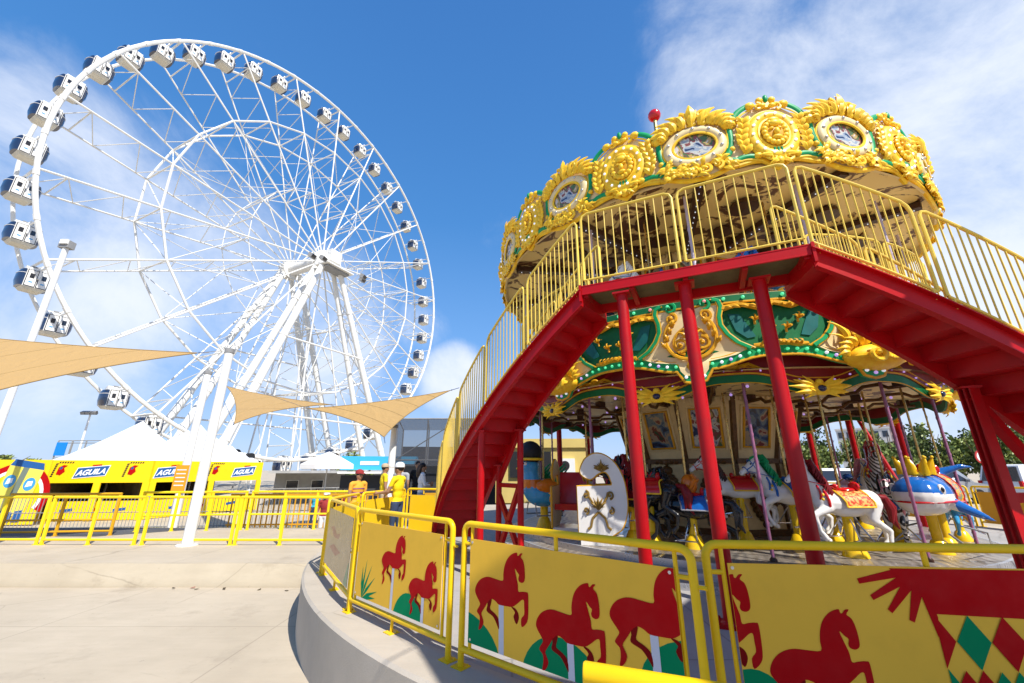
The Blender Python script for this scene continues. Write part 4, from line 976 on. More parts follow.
# trestles under the flights
def trestle(side, a, rs=(RI + .03, RO - .05), r=.055, sq=False):
    tops = []
    for q in rs: p = sp(side, a, q); z = zs(side, a) - .22; column('post', p, z, r, sq); tops.append((p, z))
    return tops
t1 = trestle(-1, R_(36.2), rs=(RI + .03,), r=.05); t3 = trestle(-1, R_(30), rs=(RO - .05,), r=.055); t2 = trestle(-1, R_(29.4), rs=(RI + .03,), r=.052)
def brace(p, q, r=.035):
    m = MB(); m.mat(red_steel); m.bar(p, q, r * 2, r * 2); m.build('brace', st)
q1, q2 = t1[0][0], t2[0][0]
brace(q1 + Vector((0, 0, .15)), q2 + Vector((0, 0, 1.3))); brace(q1 + Vector((0, 0, 1.25)), q2 + Vector((0, 0, 1.25))); brace(q2 + Vector((0, 0, .2)), q1 + Vector((0, 0, 1.1))); brace(q1 + Vector((0, 0, 1.3)), q2 + Vector((0, 0, 2.2)))
u1 = trestle(1, R_(28.2), rs=(RI + .06,), r=.058, sq=True); u2 = trestle(1, R_(43), rs=(RI + .05,), r=.065); u3 = trestle(1, R_(30), rs=(RO - .06,), r=.065); u4 = trestle(1, R_(43), rs=(RO - .06,), r=.065)
g1, g2 = u1[0][0], u2[0][0]
brace(g1 + Vector((0, 0, 2.3)), g2 + Vector((0, 0, .35)), .045); brace(g1 + Vector((0, 0, .25)), g2 + Vector((0, 0, 1.2)), .04); brace(g1 + Vector((0, 0, 1.22)), g2 + Vector((0, 0, 1.22)), .05); brace(u3[0][0] + Vector((0, 0, 2.3)), u4[0][0] + Vector((0, 0, .4)), .04)

# ---- railings
def rail_panel(fn, s0, s1, nb, name='railing_panel', h=1.16, b0=.10, r=.019, rb=.0085, parent=None, m_=None):
    """framed panel with vertical bars along fn(s) -> foot point; rounded top corners"""
    m = MB(); m.mat(m_ or yel_rail); up = Vector((0, 0, 1)); n = 8; L = (fn(s1) - fn(s0)).length; c = .09 / max(L, .2) * (s1 - s0)
    top = [fn(s0) + up * b0, fn(s0) + up * (h - .09), fn(s0 + c * .3) + up * (h - .03)]
    top += [fn(s0 + c + (s1 - s0 - 2 * c) * i / n) + up * h for i in range(n + 1)]
    top += [fn(s1 - c * .3) + up * (h - .03), fn(s1) + up * (h - .09), fn(s1) + up * b0]
    m.tube(top, r, 8); m.tube([fn(s0 + (s1 - s0) * i / n) + up * b0 for i in range(n + 1)], r * .85, 8)
    for k in range(nb): s = s0 + (s1 - s0) * (k + 1) / (nb + 1); m.tube([fn(s) + up * b0, fn(s) + up * h], rb, 6, caps=False)
    for s in (s0 + c * .6, s1 - c * .6): m.tube([fn(s) + up * -.02, fn(s) + up * b0], r * .8, 6)
    return m.build(name, parent or st)
lf = lambda s: Vector((s, FY + .04, ZL + .05))
rail_panel(lf, cl.x + .03, -.035, 10); rail_panel(lf, .035, cr.x - .03, 10)
for side in (-1, 1):
    a1 = PHL + ZL / SLOPE[side]
    for R, s in ((RO - .01, 1), (RI + .01, -1)):
        fn = lambda s_: sp(side, s_, R, zs(side, s_))
        N = 5; w = (a1 - .05 - PHL) / N
        for k in range(N): rail_panel(fn, PHL + w * k + .006, PHL + w * (k + 1) - .006, 11 if s > 0 else 11)
    # gate panels at both ends of the landing, and short returns to the upper floor
    ex = side * (cr.x - .03)
    fn = lambda q: Vector((side * 4.6 * sin(q), -4.6 * cos(q), 4.2))
    for k in range(3): rail_panel(fn, .42 + k * .33, .42 + k * .33 + .31, 11, h=1.0)
# ================================================================== FENCE round the platform
ban_y = mat('printed yellow banner', (.86, .50, .05), .6, var=.08, vscale=.8, dirt=.10, dscale=3.2, spec=.12)
ban_r = mat('printed red', (.46, .002, .004), .75, var=.15, vscale=1.5, spec=.15); ban_rd = mat('printed dark red', (.20, .006, .006), .75, spec=.05); ban_g = mat('printed green', (.004, .22, .085), .75, spec=.05); ban_w = mat('printed pale grey', (.58, .58, .64), .75, spec=.05)
HB = [(0.147, 0.296), (0.113, 0.288), (0.078, 0.268), (0.044, 0.232), (0.021, 0.184), (0.01, 0.13), (0.005, 0.086), (-0.072, 0.087), (-0.132, 0.091), (-0.181, 0.084), (-0.233, 0.06), (-0.272, 0.021), (-0.29, -0.023), (-0.277, -0.056), (-0.243, -0.094), (-0.232, -0.117), (-0.258, -0.153), (-0.262, -0.172), (-0.234, -0.195), (-0.232, -0.24), (-0.242, -0.288), (-0.21, -0.27), (-0.19, -0.228), (-0.206, -0.193), (-0.212, -0.169), (-0.176, -0.122), (-0.145, -0.081), (-0.108, -0.056), (-0.067, -0.065), (-0.033, -0.082), (0.035, -0.08), (0.101, -0.073), (0.146, -0.047), (0.19, -0.014), (0.211, -0.013), (0.213, -0.052), (0.213, -0.102), (0.185, -0.135), (0.19, -0.185), (0.234, -0.152), (0.25, -0.10), (0.252, 0.028), (0.236, 0.044), (0.194, 0.041), (0.16, 0.037), (0.155, 0.081), (0.141, 0.128), (0.128, 0.172), (0.129, 0.185), (0.149, 0.163), (0.167, 0.148), (0.16, 0.123), (0.167, 0.104), (0.193, 0.098), (0.217, 0.113), (0.223, 0.152), (0.219, 0.209), (0.207, 0.249), (0.184, 0.271), (0.202, 0.295), (0.18, 0.294), (0.162, 0.276), (0.151, 0.279)]
HL1 = [(-0.15, -0.074), (-0.108, -0.056), (-0.115, -0.092), (-0.122, -0.127), (-0.071, -0.149), (-0.035, -0.18), (-0.03, -0.245), (-0.061, -0.205), (-0.095, -0.171), (-0.159, -0.148), (-0.152, -0.108)]
HL2 = [(0.09, -0.076), (0.123, -0.077), (0.153, -0.098), (0.163, -0.135), (0.14, -0.178), (0.112, -0.135), (0.126, -0.104)]
def crom(P, n):
    """round a closed outline with a Catmull-Rom curve"""
    o = []
    for i in range(len(P)):
        a, b2, c, d = (Vector(P[(i + k) % len(P)]) for k in (-1, 0, 1, 2))
        for j in range(n): t = j / n; o.append(tuple(.5 * (2 * b2 + (c - a) * t + (2 * a - 5 * b2 + 4 * c - d) * t * t + (3 * b2 - a - 3 * c + d) * t ** 3)))
    return o
def clip(poly, axis, lim, keep):
    o = []
    for i, p in enumerate(poly):
        q = poly[(i + 1) % len(poly)]; a = (p[axis] - lim) * keep >= 0; b2 = (q[axis] - lim) * keep >= 0
        if a: o.append(p)
        if a != b2: t = (lim - p[axis]) / (q[axis] - p[axis]); o.append(tuple(p[k] + (q[k] - p[k]) * t for k in (0, 1)))
    return o
def fence_panel(p0, p1, label, art=None, H=1.055, board=(.10, .10, .20, .945), stubs=True, bm=None):
    p0 = Vector((*p0, 0)); p1 = Vector((*p1, 0)); t = (p1 - p0); L = t.length; t.normalize(); nrm = Vector((t.y, -t.x, 0))   # nrm points to the street
    root = empty('fence_panel', p0, atan2(t.y, t.x)); r = .026
    m = MB(); m.mat(yel_pipe); c = .07
    arc = lambda cx, a0, a1: [(cx + c * cos(a0 + (a1 - a0) * i / 5), 0, H - c + c * sin(a0 + (a1 - a0) * i / 5)) for i in range(6)]
    m.tube([(0, 0, .0), (0, 0, H * .5)] + arc(c, pi, pi / 2) + [(L / 2, 0, H)] + arc(L - c, pi / 2, 0) + [(L, 0, H * .5), (L, 0, 0)], r, 12)
    m.tube([(0, 0, .13), (L, 0, .13)], r * .95, 10)
    for x in (.095, L - .095): m.tube([(x, 0, .13), (x, 0, H)], r * .55, 8); m.tube([(0, 0, .90), (x, 0, .90)] if x < L / 2 else [(L, 0, .90), (x, 0, .90)], r * .55, 8)
    m.tube([(L / 2, 0, .94), (L / 2, 0, H)], r * .6, 8); m.tube([(L / 2, 0, 0), (L / 2, 0, .13)], r * .6, 8)
    for x in (0, L / 2, L): m.box((x, 0, .006), (.12, .11, .012)); [m.tube([(x + dx, .035, .01), (x + dx, .035, .024)], .009, 6) for dx in (-.042, .042)]
    m.tube([(L, 0, .86), (L + .07, 0, .86)], .012, 6)
    m.build('pipe_frame', root)
    u0, u1, v0, v1 = board[0], L - board[1], board[2], board[3]
    m = MB(); m.mat(bm or ban_y); m.box(((u0 + u1) / 2, -.024, (v0 + v1) / 2), (u1 - u0, .006, v1 - v0))
    layer = [0]
    def ink(pts, mt):
        layer[0] += 1; q = pts
        for ax, lim, k in ((0, u0, 1), (0, u1, -1), (1, v0, 1), (1, v1, -1)): q = clip(q, ax, lim, k) if q else q
        if len(q) > 2: m.mat(mt); m.poly(q, lambda u, v, w: (u, -.0271 - .00025 * layer[0] - w, v))
    if art: art(ink)
    m.mat(silver)
    for x in (u0 + .025, u1 - .025):
        for z in (v0 + .025, v1 - .025): m.tube([(x, -.026, z), (x, -.031, z)], .010, 8)
    m.build('banner', root, smooth=20)
    return tag(root, label, 'fence panel')
def horse(ink, x, y, s=1.0, sx=1.0):
    T = lambda P: crom([(x + u * s * sx, y + v * s) for u, v in P], 3)
    ink([(x - .035 * s, y), (x + .015 * s, y), (x + .02 * s, y - .7), (x - .03 * s, y - .7)], ban_w); ink(T(HL1), ban_rd); ink(T(HL2), ban_rd); ink(T(HB), ban_r)
def hill(ink, x, y, rx, ry): ink([(x + rx * cos(pi * i / 16), y + ry * sin(pi * i / 16)) for i in range(17)], ban_g)
def blades(ink, x, y, tips):
    for (a, b2) in tips: d = Vector((a - x, b2 - y)).normalized(); n = Vector((-d.y, d.x)) * .018; ink([(x - n.x * .6, y - n.y * .6), (x + d.x * .13 + n.x, y + d.y * .13 + n.y), (a, b2), (x + d.x * .13 - n.x, y + d.y * .13 - n.y)][::1], ban_g)
def art2(ink):
    hill(ink, -.02, .12, .46, .30); hill(ink, .98, .10, .34, .32); hill(ink, 1.95, .30, .42, .30); horse(ink, .458, .599); horse(ink, 1.067, .484); horse(ink, 1.65, .655)
def art1(ink):
    blades(ink, .27, .20, [(.338, .584), (.45, .534), (.531, .429), (.592, .307), (.26, .5), (.56, .24)]); hill(ink, 1.16, .10, .26, .29); horse(ink, .871, .628, .82); horse(ink, 1.393, .464, .82)
def art3(ink):
    hill(ink, .16, .10, .24, .315); horse(ink, -.01, .60); horse(ink, .554, .43)
    ink([(1.03, .945), (1.07, .90), (1.10, .872), (1.14, .85), (1.182, .842), (1.204, .716), (2.6, .68), (2.6, .95)], ban_r)
    for tip, a, b2 in (((.843, .874), (1.048, .94), (1.075, .90)), ((.897, .79), (1.07, .905), (1.105, .868)), ((.978, .723), (1.09, .88), (1.14, .85)), ((1.082, .676), (1.13, .86), (1.19, .84))):
        tip = Vector(tip); d = (Vector(((a[0] + b2[0]) / 2, (a[1] + b2[1]) / 2)) - tip).normalized(); n = Vector((-d.y, d.x)) * .014; ink([tuple(tip - n), tuple(tip + n), a, b2], ban_r)
    ink([(1.160, .846), (1.200, .846), (1.225, .70), (1.20, .60)], ban_r)
    for i in range(5):
        for j in range(3):
            cx, cy = 1.20 + .178 * i, .585 - .26 * j
            if i == 0: ink([(1.204, cy + .13), (1.284, cy), (1.20, cy - .13)], ban_r if j % 2 == 0 else ban_g)
            else: ink([(cx, cy + .128), (cx + .085, cy), (cx - .004, cy - .132), (cx - .089, cy)], (ban_g, ban_r)[(i + 1 + j) % 2])
    for i in range(5): ink([(1.29 + .178 * i, .45), (1.37 + .178 * i, .325), (1.285 + .178 * i, .20), (1.20 + .178 * i, .325)], (ban_r, ban_g)[i % 2])
def art0(ink):
    f = mat('glare-paled pink print', (.50, .26, .16), .4); f2 = mat('glare-paled green print', (.30, .38, .20), .4)  # print colours paled to carry the grazing glare
    ink([(.35, .70), (.6, .74), (.85, .66), (1.1, .70), (1.0, .62), (.7, .60), (.5, .66)], f); ink([(.4, .45), (.7, .52), (1.2, .48), (.9, .40)], f); ink([(1.55, .2), (1.9, .2), (1.9, .55), (1.7, .42)], f2)
fence_panel((-.41, 3.86), (1.05, 2.65), 'yellow fence panel with three large red horses on its banner, before the red columns', art2)
fence_panel((-1.80, 5.17), (-.53, 3.98), 'yellow fence panel with two small red horses and a tuft of green leaves', art1, board=(.12, .10, .20, .94))
fence_panel((1.21, 2.82), (3.72, 2.58), 'yellow fence panel with a red sunburst and green and red diamonds', art3, board=(.115, .115, .20, .955))
fence_panel((-2.83, 6.83), (-1.84, 5.25), 'yellow fence panel with a plain banner paled by glare, seen edge on above the kerb', art0, bm=mat('glare-paled banner', (.52, .38, .20), .3))  # grazing glare is put into this banner's pale colour
# further panels round the ring; solid yellow boards
ybo = mat('solid yellow board', (.86, .56, .015), .4, var=.08, vscale=2)
def ring_pt(phi, r=8.42): q = pol(phi, r); return (q.x, q.y)
far = [((-2.93, 6.98), (-3.02, 8.55)), ((-3.0, 8.70), (-2.62, 10.55)), ((-2.58, 10.7), (-1.72, 10.35))]
for i, (a, c) in enumerate(far):
    fence_panel(a, c, ('solid yellow fence panel just beyond the glare-paled banner', 'solid yellow fence panel beside the man in the yellow shirt', 'short yellow fence panel behind the man in the yellow shirt')[i], bm=ybo, board=(.1, .1, .12, .92))
oran = mat('amber board', (.72, .33, .012), .45, var=.1, vscale=2)
for k in range(7):
    a0 = 62 + 13.2 * k; fence_panel(ring_pt(a0 + 12.4), ring_pt(a0), 'amber fence panel standing between the carousel and the parked cars', bm=oran, board=(.12, .12, .12, .92)); COL.objects[-1]
for o in [o for o in COL.objects if o.name.startswith('fence_panel') and o['label'].startswith('amber')]: o['group'] = 'amber fence panels on the far side'

# thick yellow hand rail close to the camera
m = MB(); m.mat(yel_pipe); a_, b2_ = Vector((.235, 1.6, .865)), Vector((1.75, 1.21, .80))
m.tube([a_ + (b2_ - a_) * .0, a_ + (b2_ - a_) * .004, a_.lerp(b2_, .5), b2_], [.028, .032, .032, .032], 24)
for t in (.35, .8): q = a_.lerp(b2_, t); m.tube([q, Vector((q.x, q.y, -.65))], .024, 12)
tag(m.build('hand_rail'), 'thick yellow pipe rail in front of the horse banners, nearest of all', 'hand rail')

# ================================================================== YELLOW RAILINGS on the upper plaza
def railing(p0, p1, nspan, label, z=-.27, H=1.11, group=None, rails=(.12,), m_=lemon, pr=.033):
    p0 = Vector((*p0, z)); p1 = Vector((*p1, z)); t = p1 - p0; L = t.length; root = empty('railing', p0, atan2(t.y, t.x))
    m = MB(); m.mat(m_); m.tube([(-.03, 0, H), (L + .03, 0, H)], .034, 8); [m.tube([(0, 0, h), (L, 0, h)], .028, 8) for h in rails]; m.build('rails', root)
    for i in range(nspan + 1): x = L * i / nspan; m = MB(); m.mat(m_); m.box((x, 0, H / 2), (pr * 2, pr * 1.3, H)); m.box((x, 0, .006), (pr * 3, pr * 3, .012)); m.build('post', root)
    return tag(root, label, 'railing', group)
railing((-14.0, 11.12), (-11.82, 11.1), 2, 'bright yellow railing section farthest from the carousel along the paving edge')
railing((-11.66, 11.08), (-9.36, 11.06), 2, 'bright yellow railing section in front of the printed can hoarding', rails=(.12,))
railing((-9.16, 11.06), (-6.97, 11.05), 2, 'bright yellow railing section with the white mast standing at it')
railing((-6.85, 11.04), (-4.62, 11.02), 2, 'bright yellow railing section ending at the platform kerb')
gB = 'second row of yellow railings'
railing((-14.2, 12.3), (-11.4, 12.6), 2, 'yellow railing toned dark amber for its shade side, crossing behind the bright front row', rails=(.42, .12), m_=mat('shaded amber pipe', (.62, .33, .01), .4))  # darker pipe colour carries the shade side of a yellow railing
railing((-11.3, 13.3), (-8.4, 13.7), 3, 'yellow railing of the second row in front of the tents', rails=(.45,))
railing((-8.2, 13.7), (-5.2, 13.9), 3, 'yellow railing of the second row beside the grass', rails=(.45,))
am = mat('amber fence paint', (.60, .30, .015), .5)  # amber tone puts the fence's shade side into its colour
m = MB(); m.mat(am); m.box((4.6, 0, 1.55), (9.2, .05, .10)); m.box((4.6, 0, .35), (9.2, .04, .06))
for i in range(42): m.box((.1 + .22 * i, 0, .8), (.05, .03, 1.5))
tag(m.build('slat_fence', loc=(-12.2, 18.8, -1.08), rz=R_(4)), 'amber slatted fence across the grass below the wheel', 'fence')
m = MB(); m.mat(grey_st)
for i in range(90): m.cyl((.16 * i, 0, 0), (.16 * i, 0, 1.45), .014, 5)
for z in (.1, .75, 1.45): m.cyl((0, 0, z), (14.3, 0, z), .02, 5)
tag(m.build('bar_barrier', loc=(-24.5, 20.6, -1.2), rz=R_(6)), 'thin grey bar barrier in front of the yellow tents', 'barrier')

# ================================================================== MASTS AND SHADE SAILS
def mast(x, y, z0, z1, r, label, cap=None):
    root = empty('mast', (x, y, z0)); m = MB(); m.mat(white); m.tube([(0, 0, 0), (0, 0, z1 - z0)], [r, r * .85], 20); m.build('pole', root, smooth=60)
    m = MB(); m.mat(white); m.lathe([(r * 1.9, 0), (r * 1.9, .025), (r * 1.05, .03)], n=20); m.build('base_plate', root); m = MB(); m.mat(grey_st); m.lathe([(r * .9, z1 - z0 - .1), (r * 1.0, z1 - z0 - .1), (r * 1.0, z1 - z0 + .02), (.001, z1 - z0 + .03)], n=16); m.build('collar', root)
    if cap: m = MB(); m.mat(grey_st); m.box((0, 0, z1 - z0 + .1), (.55, .35, .4)); m.mat(white); m.box((.05, -.2, z1 - z0 + .2), (.4, .12, .25)); m.build('floodlight', root)
    return tag(root, label, 'mast')
p = pt(187, 546, 11.02); mast(p.x, 11.02, -.27, 4.75, .125, 'white mast standing at the yellow railing with a tan sail pointing at its top')
p = pt(203, 395, 16.5); root = mast(p.x, 16.5, -.9, pt(213, 372, 16.5).z, .15, 'white mast with an orange notice behind the front mast')
m = MB(); m.mat(mat('orange notice', (.85, .34, .02), .5)); m.box((0, -.17, pt(180, 478, 16.5).z + .9), (.5, .02, .95)); m.mat(white); [m.box((0, -.183, pt(180, 478, 16.5).z + .9 + .3 - .14 * i), (.36, .004, .04)) for i in range(5)]; m.build('notice', root)
p = pt(22, 365, 19.0); mast(p.x, 19.0, -1.0, pt(66, 247, 19).z, .15, 'tall white lamp mast passing in front of a wheel cabin', True)
p = pt(391, 470, 14.6); mast(p.x, 14.6, -.05, pt(388, 428, 14.6).z + .1, .13, 'white mast under the drooping corner of a tan sail')
def sail_mat():
    m = bpy.data.materials.new('tan sail cloth'); m.use_nodes = True; n = m.node_tree; b = n.nodes['Principled BSDF']; b.inputs['Base Color'].default_value = (.47, .30, .115, 1); b.inputs['Roughness'].default_value = .8
    t = n.nodes.new('ShaderNodeBsdfTranslucent'); t.inputs['Color'].default_value = (.60, .37, .13, 1); mx = n.nodes.new('ShaderNodeMixShader'); mx.inputs[0].default_value = .15
    w = n.nodes.new('ShaderNodeTexCoord'); k = n.nodes.new('ShaderNodeTexNoise'); k.inputs['Scale'].default_value = 1.6; k.inputs['Detail'].default_value = 5; k.inputs['Distortion'].default_value = 1.0; bp = n.nodes.new('ShaderNodeBump'); bp.inputs['Strength'].default_value = .55; bp.inputs['Distance'].default_value = .12; n.links.new(w.outputs['Object'], k.inputs['Vector']); n.links.new(k.outputs['Fac'], bp.inputs['Height']); n.links.new(bp.outputs[0], b.inputs['Normal'])
    n.links.new(b.outputs[0], mx.inputs[1]); n.links.new(t.outputs[0], mx.inputs[2]); n.links.new(mx.outputs[0], n.nodes['Material Output'].inputs['Surface']); return m
sail_m = sail_mat()
def sail(A, B, C, label, sag=.10, n=18, belly=0.0, ties=()):
    A, B, C = Vector(A), Vector(B), Vector(C); ctr = (A + B + C) / 3; vs = []; fs = []; idx = {}
    for i in range(n + 1):
        for j in range(n + 1 - i):
            a, b2, c = i / n, j / n, 1 - (i + j) / n; p = A * a + B * b2 + C * c
            e = 1 - 4 * (a * b2 + b2 * c + c * a) * .75
            for (x, y, P, Q) in ((a, b2, A, B), (b2, c, B, C), (c, a, C, A)):
                k = 4 * x * y * (1 - (1 - x - y)) ** 2 if x + y > 0 else 0; p = p + (ctr - (P + Q) / 2) * k * sag * 2.2 * (x + y)
            p.z -= belly * 27 * a * b2 * c * .5
            idx[i, j] = len(vs); vs.append(p)
    for i in range(n):
        for j in range(n - i):
            fs.append((idx[i, j], idx[i + 1, j], idx[i, j + 1]))
            if i + j < n - 1: fs.append((idx[i + 1, j], idx[i + 1, j + 1], idx[i, j + 1]))
    o0 = A.copy(); root = empty('shade_sail', o0); seam = [[vs[idx[i, j]] for i in range(n + 1 - j)] for j in range(3, n - 2, 4)]; m = MB(); m.mat(sail_m); m.add([v - o0 for v in vs], fs); m.build('cloth', root, smooth=180)
    m = MB(); m.mat(mat('sail hem webbing', (.30, .20, .08), .8)); ed = [[idx[i, 0] for i in range(n + 1)], [idx[0, j] for j in range(n + 1)], [idx[i, n - i] for i in range(n + 1)]]
    for e in ed: m.tube([vs[k] - o0 for k in e], .016, 5)
    for e in seam: m.tube([v - o0 for v in e], .008, 4)
    m.mat(chrome)
    for P in (A, B, C): d = (P - ctr).normalized(); m.tube([P - o0, P - o0 + d * .35], .012, 5); m.sph(P - o0 + d * .06, .03, 6, 5)
    for P, Q in ties: m.tube([Vector(P) - o0, Vector(Q) - o0], .010, 5)
    m.build('hem', root); return tag(root, label, 'shade sail')
sail(pt(197, 353, 10.9), pt(-70, 331, 13.5), pt(-60, 406, 8.5), 'largest tan shade sail, its long point reaching the white mast by the tents', .07, ties=((pt(197, 353, 10.9), pt(219, 351, 11.02)), (pt(-70, 331, 13.5), (-19.9, 13.5, 5.6)), (pt(-60, 406, 8.5), (-13.0, 8.4, 3.1))))
mast(-20.0, 13.5, -.27, 5.7, .125, 'white mast at the outer corner of the largest sail'); mast(-13.1, 8.4, -.65, 3.2, .125, 'short white mast on the lower paving holding the largest sail')
sail(pt(330, 404.5, 15.5), pt(226, 386, 25.0), pt(234, 424, 14.0), 'small concave tan shade sail below the hub of the wheel', .10, ties=((pt(234, 424, 14.0), pt(213, 376, 16.5)), (pt(226, 386, 25.0), pt(213, 376, 16.5)), (pt(330, 404.5, 15.5), pt(388, 430, 14.6))))
sail(pt(308, 408.5, 15.3), pt(450, 390.5, 14.6), pt(384, 437, 13.2), 'darker tan shade sail hanging to a low corner beside the staircase', .09, ties=((pt(384, 437, 13.2), pt(388, 434, 14.6)), (pt(308, 408.5, 15.3), pt(213, 376, 16.5))))
# unseen sails on masts, added above right to shade the fence and right stairs
sail((2.11, .20, 6.0), (8.1, -2.64, 6.0), (5, -6, 6.0), 'unseen tan sail added high over the street side to shade the fence', .004, ties=(((2.11, .20, 6.0), (1.2, -1.5, 6.1)), ((8.1, -2.64, 6.0), (8.6, -2.85, 6.1)), ((5, -6, 6.0), (5.2, -6.5, 6.1))))
for q in ((1.2, -1.5), (8.65, -2.85), (5.2, -6.55)): mast(q[0], q[1], -.65, 6.15, .09, 'unseen white mast added to carry the big tan sail by the street')['group'] = 'street side masts'
sail((2.7, -1.3, 6.02), (6.0, 2.6, 6.02), (10, -4.5, 6.02), 'smaller unseen tan sail added high up to shade the right flight of stairs', .004, ties=(((2.7, -1.3, 6.02), (1.2, -1.5, 6.05)), ((6.0, 2.6, 6.02), (6.6, 3.3, 6.1)), ((10, -4.5, 6.02), (10.5, -5, 6.1))))
mast(6.65, 3.35, 0, 6.15, .09, 'unseen white mast added next to the right flight to hold the smaller sail'); mast(10.55, -5.05, -.65, 6.15, .09, 'unseen white mast added at the far street corner of the smaller sail')

# ================================================================== TENTS with yellow valances, hoarding
val_y = mat('yellow printed valance', (.88, .62, .008), .45, var=.05, vscale=1); sign_b = mat('sign blue', (.02, .10, .30), .4); sign_w = mat('sign white', (.85, .85, .85), .4)
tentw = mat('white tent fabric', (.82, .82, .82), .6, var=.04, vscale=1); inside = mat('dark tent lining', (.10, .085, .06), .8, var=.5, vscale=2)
def sign(mb, P, s, wmax=1.0):
    """white bordered blue slanted plate with white italic letters"""
    sk = lambda u, v, w: P(u + .25 * v, v + .10 * u, w)
    mb.mat(sign_w); mb.poly([(-.62 * s, -.24 * s), (.62 * s, -.24 * s), (.62 * s, .24 * s), (-.62 * s, .24 * s)], lambda u, v, w: sk(u, v, .012 + w), .01)
    mb.mat(sign_b); mb.poly([(-.59 * s, -.21 * s), (.59 * s, -.21 * s), (.59 * s, .21 * s), (-.59 * s, .21 * s)], lambda u, v, w: sk(u, v, .024 + w), .004)
    vs, fs = text_mesh('AGUILA', .33 * s, .1, .012 * s); mb.mat(sign_w); mb.add([sk(x * .92, y - .02 * s, .032) for x, y, z in vs], fs)
    mb.mat(ban_r); mb.poly([(-.1 * s, .25 * s), (.25 * s, .25 * s), (.25 * s, .31 * s), (-.1 * s, .31 * s)], lambda u, v, w: sk(u, v, .014 + w), .008)
def emblem(mb, P, s):
    mb.mat(dark)
    for i in range(7): mb.poly([(-.35 * s + .02 * i, -.4 * s + .11 * i * s), (-.24 * s + .02 * i, -.38 * s + .11 * i * s), (-.24 * s + .02 * i, -.31 * s + .11 * i * s), (-.35 * s + .02 * i, -.33 * s + .11 * i * s)], lambda u, v, w: P(u, v, .012 + w), .004)
    for i in range(6): mb.poly([(-.1 * s + .12 * i * s, .34 * s), (-.03 * s + .12 * i * s, .36 * s), (0 + .12 * i * s, .44 * s), (-.07 * s + .12 * i * s, .43 * s)], lambda u, v, w: P(u, v, .012 + w), .004)
    mb.mat(ban_r); mb.poly([(-.1 * s, -.25 * s), (.1 * s, -.3 * s), (.28 * s, -.1 * s), (.2 * s, .1 * s), (.34 * s, .22 * s), (.15 * s, .25 * s), (-.05 * s, .12 * s)], lambda u, v, w: P(u, v, .016 + w), .004); mb.mat(sign_b); mb.poly([(0, 0), (.12 * s, .02 * s), (.16 * s, .14 * s), (.04 * s, .16 * s)], lambda u, v, w: P(u, v, .024 + w), .004)
def tent(p0, p1, label, nsig, cols):
    p0 = Vector(p0); p1 = Vector(p1); t = p1 - p0; Lw = Vector((t.x, t.y, 0)).length; root = empty('event_tent', (p0.x, p0.y, -1.22), atan2(t.y, t.x)); D = 5.2; hb, ht = 2.02, 3.26
    m = MB(); m.mat(tentw); N = 12; g = lambda i, j: (Lw * i / N, D * j / N, ht + 2.55 * (1 - max(abs(i / N - .5), abs(j / N - .5)) * 2) ** 1.18)
    vs = [g(i, j) for j in range(N + 1) for i in range(N + 1)]; m.add(vs, [(j * (N + 1) + i, j * (N + 1) + i + 1, (j + 1) * (N + 1) + i + 1, (j + 1) * (N + 1) + i) for i in range(N) for j in range(N)]); m.build('roof', root, smooth=30)
    m = MB(); m.mat(val_y); m.box((Lw / 2, -.02, (hb + ht) / 2), (Lw, .03, ht - hb)); m.box((-.0, D / 2, (hb + ht) / 2), (.03, D, ht - hb)); m.box((Lw, D / 2, (hb + ht) / 2), (.03, D, ht - hb))
    val = m.build('valance', root)
    for u in nsig: m = MB(); sign(m, lambda a, b2, w, u=u: (Lw * u + a, -.036 - w, (hb + ht) / 2 - .02 + b2), 1.25); m.build('name_sign', val)
    for u in cols: m = MB(); emblem(m, lambda a, b2, w, u=u: (Lw * u + .55 + a, -.036 - w, (hb + ht) / 2 + .1 + b2), 1.0); m.build('emblem', val)
    for u in (0, .5, 1):
        for y in (0, D): m = MB(); m.mat(val_y if y == 0 else white); m.box((Lw * u + (.12 if u == 0 else -.12 if u == 1 else 0), y, hb / 2), (.34 if y == 0 else .08, .08, hb)); m.build('leg', root)
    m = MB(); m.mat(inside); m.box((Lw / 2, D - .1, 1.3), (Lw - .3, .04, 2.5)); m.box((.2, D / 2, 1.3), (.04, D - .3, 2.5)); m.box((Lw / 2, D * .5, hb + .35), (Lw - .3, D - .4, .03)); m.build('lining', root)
    m = MB(); m.mat(val_y); m.box((Lw / 2, .5, .5), (Lw - .6, .5, 1.0)); m.mat(sign_b)
    for i in range(3): m.box((Lw * (.25 + .25 * i), .245, .55), (.6, .01, .16), ry=-.12); m.mat(ban_r if i == 0 else sign_b)
    m.build('counter', root); return tag(root, label, 'tent')
a_ = pt(48, 470, 24.0); b2_ = pt(152, 470, 25.2); tent(a_, b2_, 'white peaked tent with a yellow AGUILA valance, the nearer of two, beside the printed can', (.42, ), (.0, .68))
c_ = pt(262, 470, 31.5); d_ = pt(153.5, 470, 25.3); tent(d_, c_, 'white peaked tent with a yellow AGUILA valance, the farther one behind the white mast', (.13, .80), (.42,))
